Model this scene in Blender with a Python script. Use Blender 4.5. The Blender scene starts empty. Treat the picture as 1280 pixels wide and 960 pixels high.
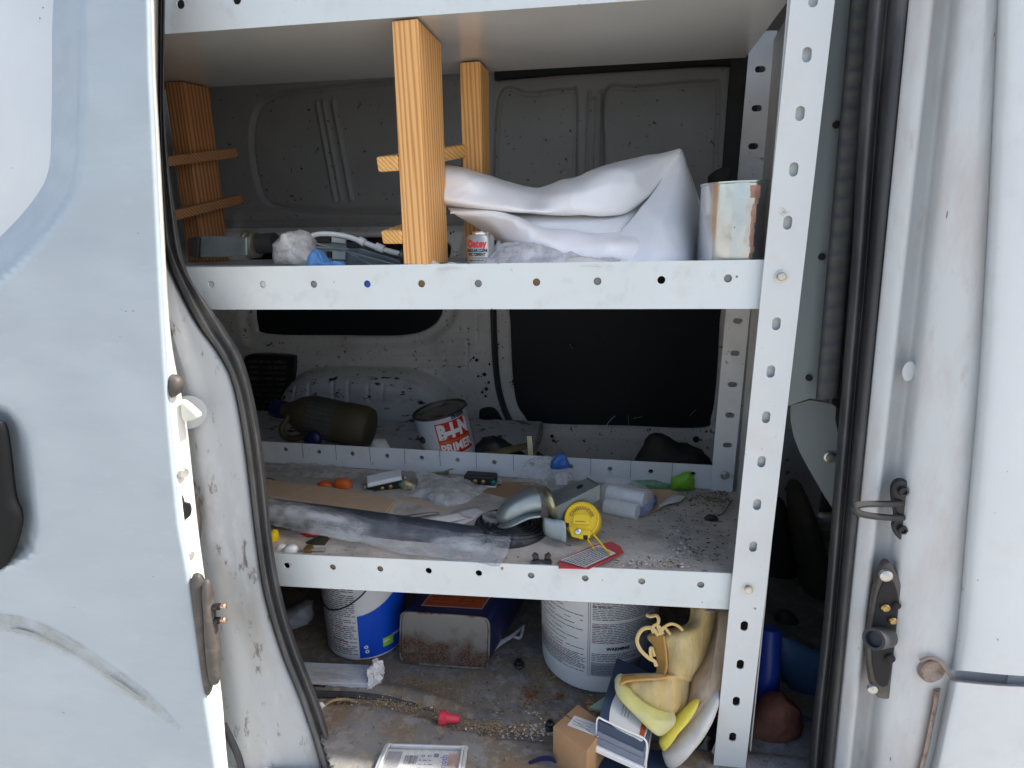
import bpy, bmesh, math, random
import numpy as np
from mathutils import Vector, Matrix, noise
random.seed(7)
R = math.radians
C = bpy.context.scene.collection

# ------------------------------------------------------------------ camera
F_PX, PITCH, YAW, ROLL = 760.0, .2364, .1605, -.009
CAM = Vector((-.2146, -.8168, -.2021))
cp, sp, cy_, sy_, cr, sr = math.cos(PITCH), math.sin(PITCH), math.cos(YAW), math.sin(YAW), math.cos(ROLL), math.sin(ROLL)
W2C = Matrix(((cr, -sr, 0), (sr, cr, 0), (0, 0, 1))) @ Matrix(((1, 0, 0), (0, cp, -sp), (0, sp, cp))) @ \
    Matrix(((1, 0, 0), (0, 0, -1), (0, 1, 0))) @ Matrix(((cy_, sy_, 0), (-sy_, cy_, 0), (0, 0, 1)))
C2W = W2C.transposed()
cam = bpy.data.cameras.new('camera')
cam.sensor_width = 36
cam.lens = F_PX / 1280 * 36
cam.clip_start, cam.clip_end = .02, 500
co = bpy.data.objects.new('camera', cam)
C.objects.link(co)
m3 = C2W @ Matrix(((1, 0, 0), (0, -1, 0), (0, 0, -1)))
co.matrix_world = Matrix.Translation(CAM) @ m3.to_4x4()
sc = bpy.context.scene
sc.camera = co

# ------------------------------------------------------------------ light
w = bpy.data.worlds.new('World')
sc.world = w
w.use_nodes = True
nt = w.node_tree
sky = nt.nodes.new('ShaderNodeTexSky')
sky.sky_type = 'NISHITA'
sky.sun_disc = False
SUN_EL, SUN_AZ = 50, 90.7          # azimuth measured clockwise from +Y
sky.sun_elevation = R(SUN_EL)
sky.sun_rotation = R(SUN_AZ)
sky.air_density = 1.0
sky.dust_density = 3.0
sky.ozone_density = .4
nt.links.new(sky.outputs[0], nt.nodes['Background'].inputs[0])
nt.nodes['Background'].inputs[1].default_value = .13
sun = bpy.data.lights.new('sun', 'SUN')
sun.energy = 3.6
sun.angle = R(.5)
sun.color = (1, .95, .87)
so = bpy.data.objects.new('sun', sun)
C.objects.link(so)
sdir = Vector((math.sin(R(SUN_AZ)) * math.cos(R(SUN_EL)), math.cos(R(SUN_AZ)) * math.cos(R(SUN_EL)), math.sin(R(SUN_EL))))
so.rotation_euler = sdir.to_track_quat('Z', 'Y').to_euler()
so.location = (3, -1, 4)
vs = sc.view_settings
vs.view_transform, vs.look, vs.gamma, vs.use_curve_mapping = 'Standard', 'None', 1, False
vs.exposure = 1.13
sc.cycles.use_denoising = True
sc.cycles.max_bounces = 10
sc.cycles.diffuse_bounces = 6
sc.cycles.sample_clamp_indirect = 6
sc.cycles.caustics_reflective = False
sc.cycles.caustics_refractive = False


# ------------------------------------------------------------------ helpers
def ray(x, y):
    return C2W @ Vector(((x - 640) / F_PX, (y - 480) / F_PX, 1))


def P(x, y, Y):
    d = ray(x, y)
    return CAM + d * ((Y - CAM.y) / d.y)


def PZ(x, y, Z):
    d = ray(x, y)
    return CAM + d * ((Z - CAM.z) / d.z)


def mpp(x, y, Y):            # metres per photo pixel there
    return (W2C @ (P(x, y, Y) - CAM)).z / F_PX


MATS = {}


def mat(name, col, rough=.5, metal=0, spec=.5, bump=0, bscale=200, var=0, vscale=8, dirt=None, dscale=6, damt=.5,
        dlo=.5, dhi=.62, coat=0, alpha=1, trans=0, stretch=None, speck=None, sscale=150, sthr=.72, sheen=0, rvar=0):
    m = bpy.data.materials.new(name)
    m.use_nodes = True
    n, l = m.node_tree.nodes, m.node_tree.links
    b = n['Principled BSDF']
    b.inputs['Base Color'].default_value = (*col, 1)
    b.inputs['Roughness'].default_value = rough
    b.inputs['Metallic'].default_value = metal
    b.inputs['Specular IOR Level'].default_value = spec
    b.inputs['Coat Weight'].default_value = coat
    b.inputs['Coat Roughness'].default_value = .08
    b.inputs['Alpha'].default_value = alpha
    b.inputs['Transmission Weight'].default_value = trans
    tc = n.new('ShaderNodeTexCoord')
    mp = n.new('ShaderNodeMapping')
    l.new(tc.outputs['Object'], mp.inputs[0])
    if stretch:
        mp.inputs['Scale'].default_value = stretch
    vec = mp.outputs[0]

    def nz(scale, det=4, rgh=.55):
        t = n.new('ShaderNodeTexNoise')
        t.inputs['Scale'].default_value = scale
        t.inputs['Detail'].default_value = det
        t.inputs['Roughness'].default_value = rgh
        l.new(vec, t.inputs['Vector'])
        return t.outputs['Fac']

    def rng(s, lo, hi, a=0., z=1.):
        q = n.new('ShaderNodeMapRange')
        q.inputs[1].default_value, q.inputs[2].default_value = lo, hi
        q.inputs[3].default_value, q.inputs[4].default_value = a, z
        l.new(s, q.inputs[0])
        return q.outputs[0]

    def mix(f, a, c):
        q = n.new('ShaderNodeMix')
        q.data_type = 'RGBA'
        for s, i in ((f, 0), (a, 6), (c, 7)):
            if hasattr(s, 'is_output'):
                l.new(s, q.inputs[i])
            else:
                q.inputs[i].default_value = s if i == 0 else (*s, 1)
        return q.outputs[2]
    cur = col
    if var:
        cur = mix(rng(nz(vscale), .3, .7), tuple(c * (1 - var) for c in col), tuple(min(1, c * (1 + var * .6)) for c in col))
    if dirt:
        ds = dirt if isinstance(dirt, list) else [(dirt, dscale, damt, dlo, dhi)]
        for (dc, dsc, da, lo, hi) in ds:
            cur = mix(rng(nz(dsc, 8, .65), lo, hi, 0, da), cur, dc)
    if speck:
        cur = mix(rng(nz(sscale, 2), sthr, sthr + .03), cur, speck)
    if cur is not col:
        l.new(cur, b.inputs['Base Color'])
    if rvar:
        l.new(rng(nz(vscale * 1.7, 6), .3, .7, max(0, rough - rvar), min(1, rough + rvar)), b.inputs['Roughness'])
    if bump:
        bp = n.new('ShaderNodeBump')
        bp.inputs['Strength'].default_value = bump
        bp.inputs['Distance'].default_value = .002
        l.new(nz(bscale, 5), bp.inputs['Height'])
        l.new(bp.outputs[0], b.inputs['Normal'])
    MATS[name] = m
    return m


def wood(name, a, b_, scale=45, axis='Z', rough=.65):
    m = bpy.data.materials.new(name)
    m.use_nodes = True
    n, l = m.node_tree.nodes, m.node_tree.links
    b = n['Principled BSDF']
    tc = n.new('ShaderNodeTexCoord')
    mp = n.new('ShaderNodeMapping')
    st = {'Z': (1, .6, .028), 'Y': (1, .05, 1), 'X': (.05, 1, 1)}[axis]
    mp.inputs['Scale'].default_value = st
    l.new(tc.outputs['Object'], mp.inputs[0])
    ns = n.new('ShaderNodeTexNoise')
    ns.inputs['Scale'].default_value = 9
    ns.inputs['Detail'].default_value = 3
    l.new(mp.outputs[0], ns.inputs['Vector'])
    wv = n.new('ShaderNodeTexWave')
    wv.wave_type = 'BANDS'
    wv.bands_direction = 'DIAGONAL'
    wv.inputs['Scale'].default_value = scale
    wv.inputs['Distortion'].default_value = 4
    wv.inputs['Detail'].default_value = 3
    wv.inputs['Detail Scale'].default_value = .8
    l.new(mp.outputs[0], wv.inputs['Vector'])
    fine = n.new('ShaderNodeTexNoise')
    fine.inputs['Scale'].default_value = 260
    fine.inputs['Detail'].default_value = 4
    l.new(mp.outputs[0], fine.inputs['Vector'])
    mx = n.new('ShaderNodeMath')
    mx.operation = 'MULTIPLY_ADD'
    l.new(fine.outputs['Fac'], mx.inputs[0])
    mx.inputs[1].default_value = .5
    l.new(wv.outputs['Fac'], mx.inputs[2])
    r = n.new('ShaderNodeValToRGB')
    r.color_ramp.elements[0].color = (*a, 1)
    r.color_ramp.elements[0].position = .12
    r.color_ramp.elements[1].color = (*b_, 1)
    r.color_ramp.elements[1].position = .95
    l.new(mx.outputs[0], r.inputs[0])
    # weathered smudges
    sm = n.new('ShaderNodeMix')
    sm.data_type = 'RGBA'
    rg = n.new('ShaderNodeMapRange')
    rg.inputs[1].default_value, rg.inputs[2].default_value, rg.inputs[4].default_value = .52, .75, .6
    l.new(ns.outputs['Fac'], rg.inputs[0])
    l.new(rg.outputs[0], sm.inputs[0])
    l.new(r.outputs[0], sm.inputs[6])
    sm.inputs[7].default_value = (a[0] * .7, a[1] * .7, a[2] * .75, 1)
    l.new(sm.outputs[2], b.inputs['Base Color'])
    b.inputs['Roughness'].default_value = rough
    bp = n.new('ShaderNodeBump')
    bp.inputs['Strength'].default_value = .25
    bp.inputs['Distance'].default_value = .001
    l.new(mx.outputs[0], bp.inputs['Height'])
    l.new(bp.outputs[0], b.inputs['Normal'])
    return m


def film(name, col=(.9, .9, .9), opac=.35, rough=.25, haze=.5, scale=60, stretch=(1, 1, 1), bs=.55):
    """thin wrinkled plastic film: part clear, part milky, glossy"""
    m = bpy.data.materials.new(name)
    m.use_nodes = True
    n, l = m.node_tree.nodes, m.node_tree.links
    b = n['Principled BSDF']
    b.inputs['Base Color'].default_value = (*col, 1)
    b.inputs['Roughness'].default_value = rough
    b.inputs['Coat Weight'].default_value = .6
    tc = n.new('ShaderNodeTexCoord')
    t = n.new('ShaderNodeTexNoise')
    t.inputs['Scale'].default_value = scale
    t.inputs['Detail'].default_value = 8
    t.inputs['Roughness'].default_value = .7
    t.inputs['Distortion'].default_value = .25
    mp = n.new('ShaderNodeMapping')
    mp.inputs['Scale'].default_value = stretch
    l.new(tc.outputs['Object'], mp.inputs[0])
    l.new(mp.outputs[0], t.inputs['Vector'])
    q = n.new('ShaderNodeMapRange')
    q.inputs[1].default_value, q.inputs[2].default_value = .38, .62
    q.inputs[3].default_value, q.inputs[4].default_value = max(0, opac - haze * .6), min(1, opac + haze * .6)
    l.new(t.outputs['Fac'], q.inputs[0])
    l.new(q.outputs[0], b.inputs['Alpha'])
    v = n.new('ShaderNodeTexVoronoi')
    v.feature = 'DISTANCE_TO_EDGE'
    v.inputs['Scale'].default_value = scale * 1.6
    mx = n.new('ShaderNodeMix')
    mx.data_type = 'VECTOR'
    mx.inputs[0].default_value = .12
    l.new(mp.outputs[0], mx.inputs[4])
    l.new(t.outputs['Color'], mx.inputs[5])
    l.new(mx.outputs[1], v.inputs['Vector'])
    ad = n.new('ShaderNodeMath')
    ad.operation = 'MULTIPLY_ADD'
    l.new(v.outputs['Distance'], ad.inputs[0])
    ad.inputs[1].default_value = 1.6
    l.new(t.outputs['Fac'], ad.inputs[2])
    bp = n.new('ShaderNodeBump')
    bp.inputs['Strength'].default_value = bs
    bp.inputs['Distance'].default_value = .004
    l.new(ad.outputs[0], bp.inputs['Height'])
    l.new(bp.outputs[0], b.inputs['Normal'])
    return m


def thing(name, label, cat, loc, group=None):
    o = bpy.data.objects.new(name, None)
    o.empty_display_size = .03
    C.objects.link(o)
    o.location = loc
    o['label'], o['category'] = label, cat
    if group:
        o['group'] = group
    return o


def obj(name, bm, m, parent=None, smooth=True, bevel=0, solid=0, sub=0, ang=40, label=None):
    """links a bmesh (in world coordinates) as one object; top-level meshes get their origin at their base"""
    bm.normal_update()
    me = bpy.data.meshes.new(name)
    bm.to_mesh(me)
    bm.free()
    if smooth:
        me.polygons.foreach_set('use_smooth', [True] * len(me.polygons))
    for q in (m if isinstance(m, (list, tuple)) else [m]):
        me.materials.append(q)
    o = bpy.data.objects.new(name, me)
    C.objects.link(o)
    if parent is not None:
        o.parent = parent
        if parent.type == 'EMPTY':
            o.matrix_parent_inverse = Matrix.Translation(-Vector(parent.location))
    else:
        n = len(me.vertices)
        co_ = np.empty(n * 3)
        me.vertices.foreach_get('co', co_)
        co_ = co_.reshape(-1, 3)
        base = (co_.min(0) + co_.max(0)) / 2
        base[2] = co_[:, 2].min()
        me.vertices.foreach_set('co', (co_ - base).ravel())
        o.location = base
    if solid:
        s = o.modifiers.new('s', 'SOLIDIFY')
        s.thickness = solid
        s.offset = 0
    if sub:
        s = o.modifiers.new('u', 'SUBSURF')
        s.levels = s.render_levels = sub
    if bevel:
        s = o.modifiers.new('b', 'BEVEL')
        s.width = bevel
        s.segments = 2
        s.limit_method = 'ANGLE'
        s.angle_limit = R(40)
    if smooth and ang:
        try:
            me.set_sharp_from_angle(angle=R(ang))
        except Exception:
            pass
    if label:
        o['label'] = label
    return o


def tag(o, label, cat, group=None):
    o['label'], o['category'] = label, cat
    if group:
        o['group'] = group
    return o


def BM():
    return bmesh.new()


def add_box(bm, c, size, rot=None):
    M = Matrix.Translation(Vector(c)) @ (rot.to_4x4() if rot else Matrix()) @ Matrix.Diagonal((*size, 1))
    bmesh.ops.create_cube(bm, size=1, matrix=M)
    return bm


def box_between(bm, lo, hi):
    lo, hi = Vector(lo), Vector(hi)
    return add_box(bm, (lo + hi) / 2, hi - lo)


def rotm(ax, ay, az):
    return (Matrix.Rotation(R(az), 3, 'Z') @ Matrix.Rotation(R(ay), 3, 'Y') @ Matrix.Rotation(R(ax), 3, 'X'))


def frame_to(zaxis, xhint=Vector((1, 0, 0))):
    z = Vector(zaxis).normalized()
    y = z.cross(xhint).normalized()
    x = y.cross(z)
    return Matrix((x, y, z)).transposed()


def add_lathe(bm, prof, M, segs=40, cap0=True, cap1=True):
    rings = []
    for r, z in prof:
        rings.append([bm.verts.new(M @ Vector((r * math.cos(2 * math.pi * k / segs), r * math.sin(2 * math.pi * k / segs), z))) for k in range(segs)])
    for a, b in zip(rings, rings[1:]):
        for k in range(segs):
            bm.faces.new((a[k], a[(k + 1) % segs], b[(k + 1) % segs], b[k]))
    if cap0:
        bm.faces.new(list(reversed(rings[0])))
    if cap1:
        bm.faces.new(rings[-1])
    return bm


def crom(pts, n):
    """Catmull-Rom through pts, n points per span"""
    pts = [Vector(p) for p in pts]
    if n <= 1:
        return pts
    out = []
    for i in range(len(pts) - 1):
        p0 = pts[i - 1] if i else pts[0] * 2 - pts[1]
        p1, p2 = pts[i], pts[i + 1]
        p3 = pts[i + 2] if i + 2 < len(pts) else p2 * 2 - p1
        for k in range(n):
            t = k / n
            out.append(.5 * ((2 * p1) + (p2 - p0) * t + (2 * p0 - 5 * p1 + 4 * p2 - p3) * t * t + (3 * p1 - p0 - 3 * p2 + p3) * t ** 3))
    out.append(pts[-1])
    return out


def add_tube(bm, pts, r, segs=8, n=6, taper=None, squash=1):
    pts = crom(pts, n)
    rings = []
    t0 = (pts[1] - pts[0]).normalized()
    nrm = t0.orthogonal().normalized()
    for i, p in enumerate(pts):
        t = (pts[min(i + 1, len(pts) - 1)] - pts[max(i - 1, 0)]).normalized()
        nrm = (nrm - t * nrm.dot(t)).normalized()
        bn = t.cross(nrm)
        f = i / (len(pts) - 1)
        rr = r * (taper(f) if taper else 1)
        rings.append([bm.verts.new(p + (nrm * math.cos(a) + bn * math.sin(a) * squash) * rr) for a in [2 * math.pi * k / segs for k in range(segs)]])
    for a, b in zip(rings, rings[1:]):
        for k in range(segs):
            bm.faces.new((a[k], a[(k + 1) % segs], b[(k + 1) % segs], b[k]))
    bm.faces.new(list(reversed(rings[0])))
    bm.faces.new(rings[-1])
    return bm


def add_grid(bm, rows):
    vr = [[bm.verts.new(p) for p in r] for r in rows]
    for a, b in zip(vr, vr[1:]):
        for k in range(len(a) - 1):
            bm.faces.new((a[k], a[k + 1], b[k + 1], b[k]))
    return bm


def patch(rows, nu=6, nv=6, crumple=0, cs=25, world=False, crease=0, ks=14):
    """smooth sheet through rows of (px, py, depth) control points"""
    rr = [[Vector(p) if world else P(*p) for p in r] for r in rows]
    rr = [crom(r, nu) for r in rr]
    cols = [crom([r[k] for r in rr], nv) for k in range(len(rr[0]))]
    rows2 = [[c[j] for c in cols] for j in range(len(cols[0]))]
    if crumple:
        rows2 = [[p + Vector(noise.noise_vector(p * cs)) * crumple + Vector(noise.noise_vector(p * cs * 2.7)) * crumple * .4 for p in r] for r in rows2]
    if crease:       # sharp folds: ridged noise pushed along the depth
        def rg(p):
            a = 1 - abs(noise.noise(Vector((p.x * ks * .8, p.y * ks * .5, p.z * ks * 1.3 + 7))))
            b_ = 1 - abs(noise.noise(Vector((p.x * ks * 2.1 + 3, p.y * ks, p.z * ks * 2.6))))
            return a ** 5 + .35 * b_ ** 5
        rows2 = [[p + Vector((0, -crease * rg(p), crease * .35 * rg(p))) for p in r] for r in rows2]
    bm = BM()
    add_grid(bm, rows2)
    return bm


def smooth_loop(pts, n):
    """closed Catmull-Rom in 2D"""
    out = []
    L = len(pts)
    for i in range(L):
        p0, p1, p2, p3 = [Vector((*pts[(i + j - 1) % L][:2], 0)) for j in range(4)]
        for k in range(n):
            t = k / n
            q = .5 * ((2 * p1) + (p2 - p0) * t + (2 * p0 - 5 * p1 + 4 * p2 - p3) * t * t + (3 * p1 - p0 - 3 * p2 + p3) * t ** 3)
            out.append((q.x, q.y))
    return out


def inflate(outline, Y, thick, n=4, rings=6, center=None, crumple=0, cs=40, back=1., power=.8, Yf=None, flatb=None):
    """a solid with the given outline (photo pixels) at depth Y, swelling by thick towards and away from us"""
    o = smooth_loop(outline, n) if n > 1 else [(p[0], p[1]) for p in outline]
    if center is None:
        center = (sum(p[0] for p in o) / len(o), sum(p[1] for p in o) / len(o))
    bm = BM()

    def pt(s, off, k):
        x = center[0] + (o[k][0] - center[0]) * s
        y = center[1] + (o[k][1] - center[1]) * s
        Y0 = Yf(x, y) if Yf else Y
        v = P(x, y, Y0) + Vector((0, off, 0))
        if crumple:
            v += Vector(noise.noise_vector(v * cs)) * crumple + Vector(noise.noise_vector(v * cs * 2.6)) * crumple * .45
        return bm.verts.new(v)
    allr = []
    seq = [(math.cos(a), -thick * math.sin(a) ** power) for a in [math.pi / 2 * k / rings for k in range(rings, -1, -1)]]
    seq += [(math.cos(a), thick * back * math.sin(a) ** power) for a in [math.pi / 2 * k / rings for k in range(1, rings + 1)]]
    L = len(o)
    for s, off in seq:
        if s < 1e-6:
            allr.append([pt(0, off, 0)])
        else:
            allr.append([pt(s, off, k) for k in range(L)])
    for a, b in zip(allr, allr[1:]):
        for k in range(L):
            if len(a) == 1:
                bm.faces.new((a[0], b[k], b[(k + 1) % L]))
            elif len(b) == 1:
                bm.faces.new((a[k], b[0], a[(k + 1) % L]))
            else:
                bm.faces.new((a[k], b[k], b[(k + 1) % L], a[(k + 1) % L]))
    bmesh.ops.recalc_face_normals(bm, faces=bm.faces)
    return bm


def add_prism(bm, pts, vec):
    """polygon (3D points) swept along vec"""
    vec = Vector(vec)
    a = [bm.verts.new(p) for p in pts]
    b = [bm.verts.new(Vector(p) + vec) for p in pts]
    L = len(a)
    bm.faces.new(a)
    bm.faces.new(list(reversed(b)))
    for k in range(L):
        bm.faces.new((a[(k + 1) % L], a[k], b[k], b[(k + 1) % L]))
    bmesh.ops.recalc_face_normals(bm, faces=bm.faces)
    return bm


def holed_strip(org, u, v, length, height, holes, t):
    """sheet strip with real round or slotted holes: holes = (s along u, t along v, ru, rv)"""
    bm = BM()
    u, v = Vector(u), Vector(v)
    holes = sorted(holes)
    cuts = [0] + [(a[0] + b[0]) / 2 for a, b in zip(holes, holes[1:])] + [length]
    if not holes:
        cuts = [0, length]
    N = 24
    for i, (hs, ht, ru, rv) in enumerate(holes):
        lo, hi = cuts[i], cuts[i + 1]
        inner, outer = [], []
        for k in range(N):
            a = 2 * math.pi * (k + .5) / N
            ca, sa = math.cos(a), math.sin(a)
            # superellipse-ish slot
            if abs(ru - rv) < 1e-5:
                x, y = ru * ca, rv * sa
            elif rv > ru:
                x, y = ru * ca, ru * sa + math.copysign(rv - ru, sa)
            else:
                x, y = rv * ca + math.copysign(ru - rv, ca), rv * sa
            inner.append((hs + x, ht + y))
            dx = ((hi - hs) if ca > 0 else (lo - hs))
            dy = ((height - ht) if sa > 0 else (0 - ht))
            f = min(dx / ca if abs(ca) > 1e-9 else 1e9, dy / sa if abs(sa) > 1e-9 else 1e9)
            outer.append([hs + ca * f, ht + sa * f])
        for cx_ in (lo, hi):
            for cz_ in (0, height):
                k = min(range(N), key=lambda q: (outer[q][0] - cx_) ** 2 + (outer[q][1] - cz_) ** 2)
                outer[k] = [cx_, cz_]
        vi = [bm.verts.new(Vector(org) + u * a + v * b) for a, b in inner]
        vo = [bm.verts.new(Vector(org) + u * a + v * b) for a, b in outer]
        for k in range(N):
            bm.faces.new((vo[k], vo[(k + 1) % N], vi[(k + 1) % N], vi[k]))
    nrm = u.cross(v).normalized()
    bm.normal_update()
    ext = bmesh.ops.extrude_face_region(bm, geom=bm.faces[:])
    bmesh.ops.translate(bm, verts=[q for q in ext['geom'] if isinstance(q, bmesh.types.BMVert)], vec=-nrm * t)
    bmesh.ops.recalc_face_normals(bm, faces=bm.faces)
    return bm


def text_faces(body, size, offset=0.):
    cu = bpy.data.curves.new('lettering', 'FONT')
    cu.body = body
    cu.size = size
    cu.offset = offset
    cu.align_x = 'CENTER'
    cu.align_y = 'CENTER'
    cu.resolution_u = 3
    t = bpy.data.objects.new('lettering', cu)
    C.objects.link(t)
    dg = bpy.context.evaluated_depsgraph_get()
    me = t.evaluated_get(dg).to_mesh()
    vs_ = [(v.co.x, v.co.y) for v in me.vertices]
    fs = [tuple(p.vertices) for p in me.polygons]
    t.evaluated_get(dg).to_mesh_clear()
    bpy.data.objects.remove(t)
    bpy.data.curves.remove(cu)
    return vs_, fs


def add_text(bm, body, size, fmap, u0=0, v0=0, offset=0., sx=1., rot=0, arc=None):
    vs_, fs = text_faces(body, size, offset)
    c, s = math.cos(rot), math.sin(rot)
    vv = []
    for x, y in vs_:
        x *= sx
        if arc:                           # letters on a circular arc of that radius
            th = x / arc
            x, y = (arc + y) * math.sin(th), (arc + y) * math.cos(th)
        vv.append(bm.verts.new(fmap(u0 + x * c - y * s, v0 + x * s + y * c)))
    for f in fs:
        try:
            bm.faces.new([vv[i] for i in f])
        except ValueError:
            pass
    return bm


def add_quad_uv(bm, fmap, u0, v0, u1, v1, nu=1):
    for k in range(nu):
        a, b = u0 + (u1 - u0) * k / nu, u0 + (u1 - u0) * (k + 1) / nu
        bm.faces.new([bm.verts.new(fmap(*q)) for q in ((a, v0), (b, v0), (b, v1), (a, v1))])


def add_print(bm, fmap, u0, v0, u1, v1, lh, rnd, fill=.92, ws=(1.2, 4.5)):
    """rows of fine unreadable print: one small mark per word"""
    v = v1 - lh
    while v > v0:
        u = u0
        end = u0 + (u1 - u0) * (rnd.uniform(.55, 1) if rnd.random() < .3 else 1) * fill
        while u < end:
            wd = lh * rnd.uniform(*ws)
            add_quad_uv(bm, fmap, u, v, min(u + wd, u1), v + lh * .45, 1)
            u += wd + lh * .45
        v -= lh


def cyl_map(M, r, th0, lift=.0004):
    if not callable(r):
        r0 = r
        r = lambda z: r0
    def f(u, v):
        rr = r(v)
        th = th0 + u / rr
        return M @ Vector(((rr + lift) * math.sin(th), -(rr + lift) * math.cos(th), v))
    return f


def copy_tree(o, parent=None):
    c = o.copy()
    C.objects.link(c)
    if parent is not None:
        c.parent = parent
        c.matrix_parent_inverse = o.matrix_parent_inverse.copy()
    for ch in [q for q in bpy.data.objects if q.parent is o]:
        copy_tree(ch, c)
    return c


# ------------------------------------------------------------------ materials
van_white = mat('van paint white', (.62, .655, .67), .38, coat=.5, var=.05, vscale=5, dirt=[((.45, .40, .36), 14, .28, .55, .8)], speck=(.25, .2, .16), sscale=90, sthr=.74, bump=.02, bscale=30)
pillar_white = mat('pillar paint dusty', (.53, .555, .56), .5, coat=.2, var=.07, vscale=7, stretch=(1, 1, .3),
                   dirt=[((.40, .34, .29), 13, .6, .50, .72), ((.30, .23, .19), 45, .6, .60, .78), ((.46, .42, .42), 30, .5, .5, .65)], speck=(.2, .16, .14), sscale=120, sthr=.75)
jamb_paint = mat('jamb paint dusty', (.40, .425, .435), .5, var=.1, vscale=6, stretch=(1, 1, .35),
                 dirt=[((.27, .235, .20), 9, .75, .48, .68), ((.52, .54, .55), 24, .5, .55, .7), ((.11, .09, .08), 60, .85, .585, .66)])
door_white_shaded = mat('sliding door shaded white', (.375, .435, .475), .42, coat=.4, var=.05, vscale=9, bump=.07, bscale=22, stretch=(.45, 1, 1.3), dirt=[((.325, .385, .43), 30, .45, .47, .68), ((.43, .48, .51), 70, .35, .58, .68)], rvar=.12, speck=(.2, .19, .17), sscale=110, sthr=.765)  # van white made darker and bluer: the door's shaded look is in the colour
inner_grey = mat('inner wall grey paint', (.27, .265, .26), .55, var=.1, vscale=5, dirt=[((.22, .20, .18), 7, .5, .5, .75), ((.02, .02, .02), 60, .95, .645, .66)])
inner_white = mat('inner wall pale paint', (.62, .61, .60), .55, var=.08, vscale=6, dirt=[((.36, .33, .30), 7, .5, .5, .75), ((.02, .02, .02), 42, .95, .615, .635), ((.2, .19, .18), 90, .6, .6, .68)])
scuffed = mat('scuffed wheel housing paint', (.60, .61, .66), .5, var=.12, vscale=10, stretch=(.6, 1, 1.6), dirt=[((.02, .02, .025), 34, 1, .585, .61), ((.2, .2, .22), 12, .5, .5, .7)])
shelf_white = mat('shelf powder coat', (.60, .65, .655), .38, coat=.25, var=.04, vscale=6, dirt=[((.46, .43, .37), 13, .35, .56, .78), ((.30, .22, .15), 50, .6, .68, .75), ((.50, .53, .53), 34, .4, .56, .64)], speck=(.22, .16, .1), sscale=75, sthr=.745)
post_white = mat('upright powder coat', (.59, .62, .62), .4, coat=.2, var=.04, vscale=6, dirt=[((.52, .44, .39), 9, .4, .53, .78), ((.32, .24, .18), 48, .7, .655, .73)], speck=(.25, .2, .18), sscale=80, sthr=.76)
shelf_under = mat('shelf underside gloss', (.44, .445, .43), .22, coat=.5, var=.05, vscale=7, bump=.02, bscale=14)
shelf_scratched = mat('scratched back lip', (.70, .71, .72), .45, var=.06, vscale=12, dirt=[((.25, .2, .18), 45, .8, .64, .69), ((.5, .45, .4), 10, .4, .5, .7)])
dusty_tray = mat('dusty tray', (.50, .45, .39), .9, var=.22, vscale=14, bump=.5, bscale=300, dirt=[((.26, .22, .18), 15, .7, .5, .68), ((.62, .58, .51), 34, .6, .55, .7), ((.12, .10, .08), 80, .75, .60, .68)])
rubber = mat('rubber seal', (.035, .038, .042), .5, var=.3, vscale=20, dirt=[((.16, .15, .14), 18, .5, .5, .75)], stretch=(1, 1, .3))
rubber_dusty = mat('dusty rubber seal', (.06, .062, .065), .55, var=.3, vscale=20, stretch=(1, 1, .25), dirt=[((.25, .23, .21), 16, .6, .48, .72)])
black_blank = mat('black window blank', (.008, .009, .013), .55, spec=.25, bump=.06, bscale=400, speck=(.06, .06, .06), sscale=60, sthr=.78)
black_plastic = mat('black plastic', (.015, .015, .017), .45, var=.3, vscale=30)
taupe_plastic = mat('worn taupe plastic', (.07, .062, .055), .55, var=.3, vscale=25, dirt=[((.2, .17, .14), 30, .5, .5, .7)])
galv = mat('galvanized steel', (.30, .35, .355), .48, metal=.7, var=.25, vscale=22, rvar=.12, dirt=[((.25, .24, .2), 18, .5, .52, .75)])
galv_dark = mat('dark galvanized steel', (.15, .18, .185), .5, metal=.6, var=.2, vscale=30, rvar=.1)
zinc_yellow = mat('yellow zinc', (.34, .33, .22), .35, metal=.85, var=.2, vscale=30)
steel_bolt = mat('zinc bolt', (.55, .54, .5), .35, metal=.8, var=.2, vscale=90)
wood_new = wood('pine lumber', (.47, .20, .055), (.74, .41, .15), 95)
wood_old = wood('aged pine lumber', (.15, .055, .02), (.40, .18, .065), 95)
wood_x = wood('pine cleat', (.52, .25, .07), (.76, .44, .15), 90, 'Y')
wood_old_x = wood('aged pine cleat', (.14, .06, .025), (.36, .17, .07), 90, 'X')
vinyl = mat('white vinyl sheet', (.90, .90, .90), .42, var=.03, vscale=9, bump=.05, bscale=12, dirt=[((.62, .50, .40), 9, .35, .58, .82)])
milk_film = film('milky plastic film', (.80, .78, .74), .8, .4, .4, 45)
clear_film = film('clear plastic film', (.85, .86, .88), .22, .12, .35, 55)
grey_film = film('grey plastic film', (.78, .80, .84), .82, .35, .35, 50)
wrap_film = film('dusty wrap film', (.52, .54, .56), .40, .16, .5, 24, (.35, 1, 1), .3)
card = mat('brown cardboard', (.36, .215, .11), .8, var=.1, vscale=20, bump=.05, bscale=300)
card_pale = mat('pale cardboard', (.55, .38, .24), .8, var=.1, vscale=15, dirt=[((.35, .25, .17), 20, .5, .55, .75)])
paper = mat('paper', (.66, .65, .62), .8, var=.08, vscale=30, dirt=[((.45, .42, .38), 25, .4, .55, .75)])
white_plastic = mat('white plastic', (.76, .77, .76), .35, var=.04, vscale=20)
bucket_white = mat('white bucket plastic', (.70, .71, .72), .35, var=.05, vscale=12, dirt=[((.5, .47, .43), 16, .4, .55, .75)])
label_white = mat('white label', (.66, .66, .65), .5, var=.05, vscale=14)
print_grey = mat('grey print', (.13, .14, .16), .6)
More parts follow.
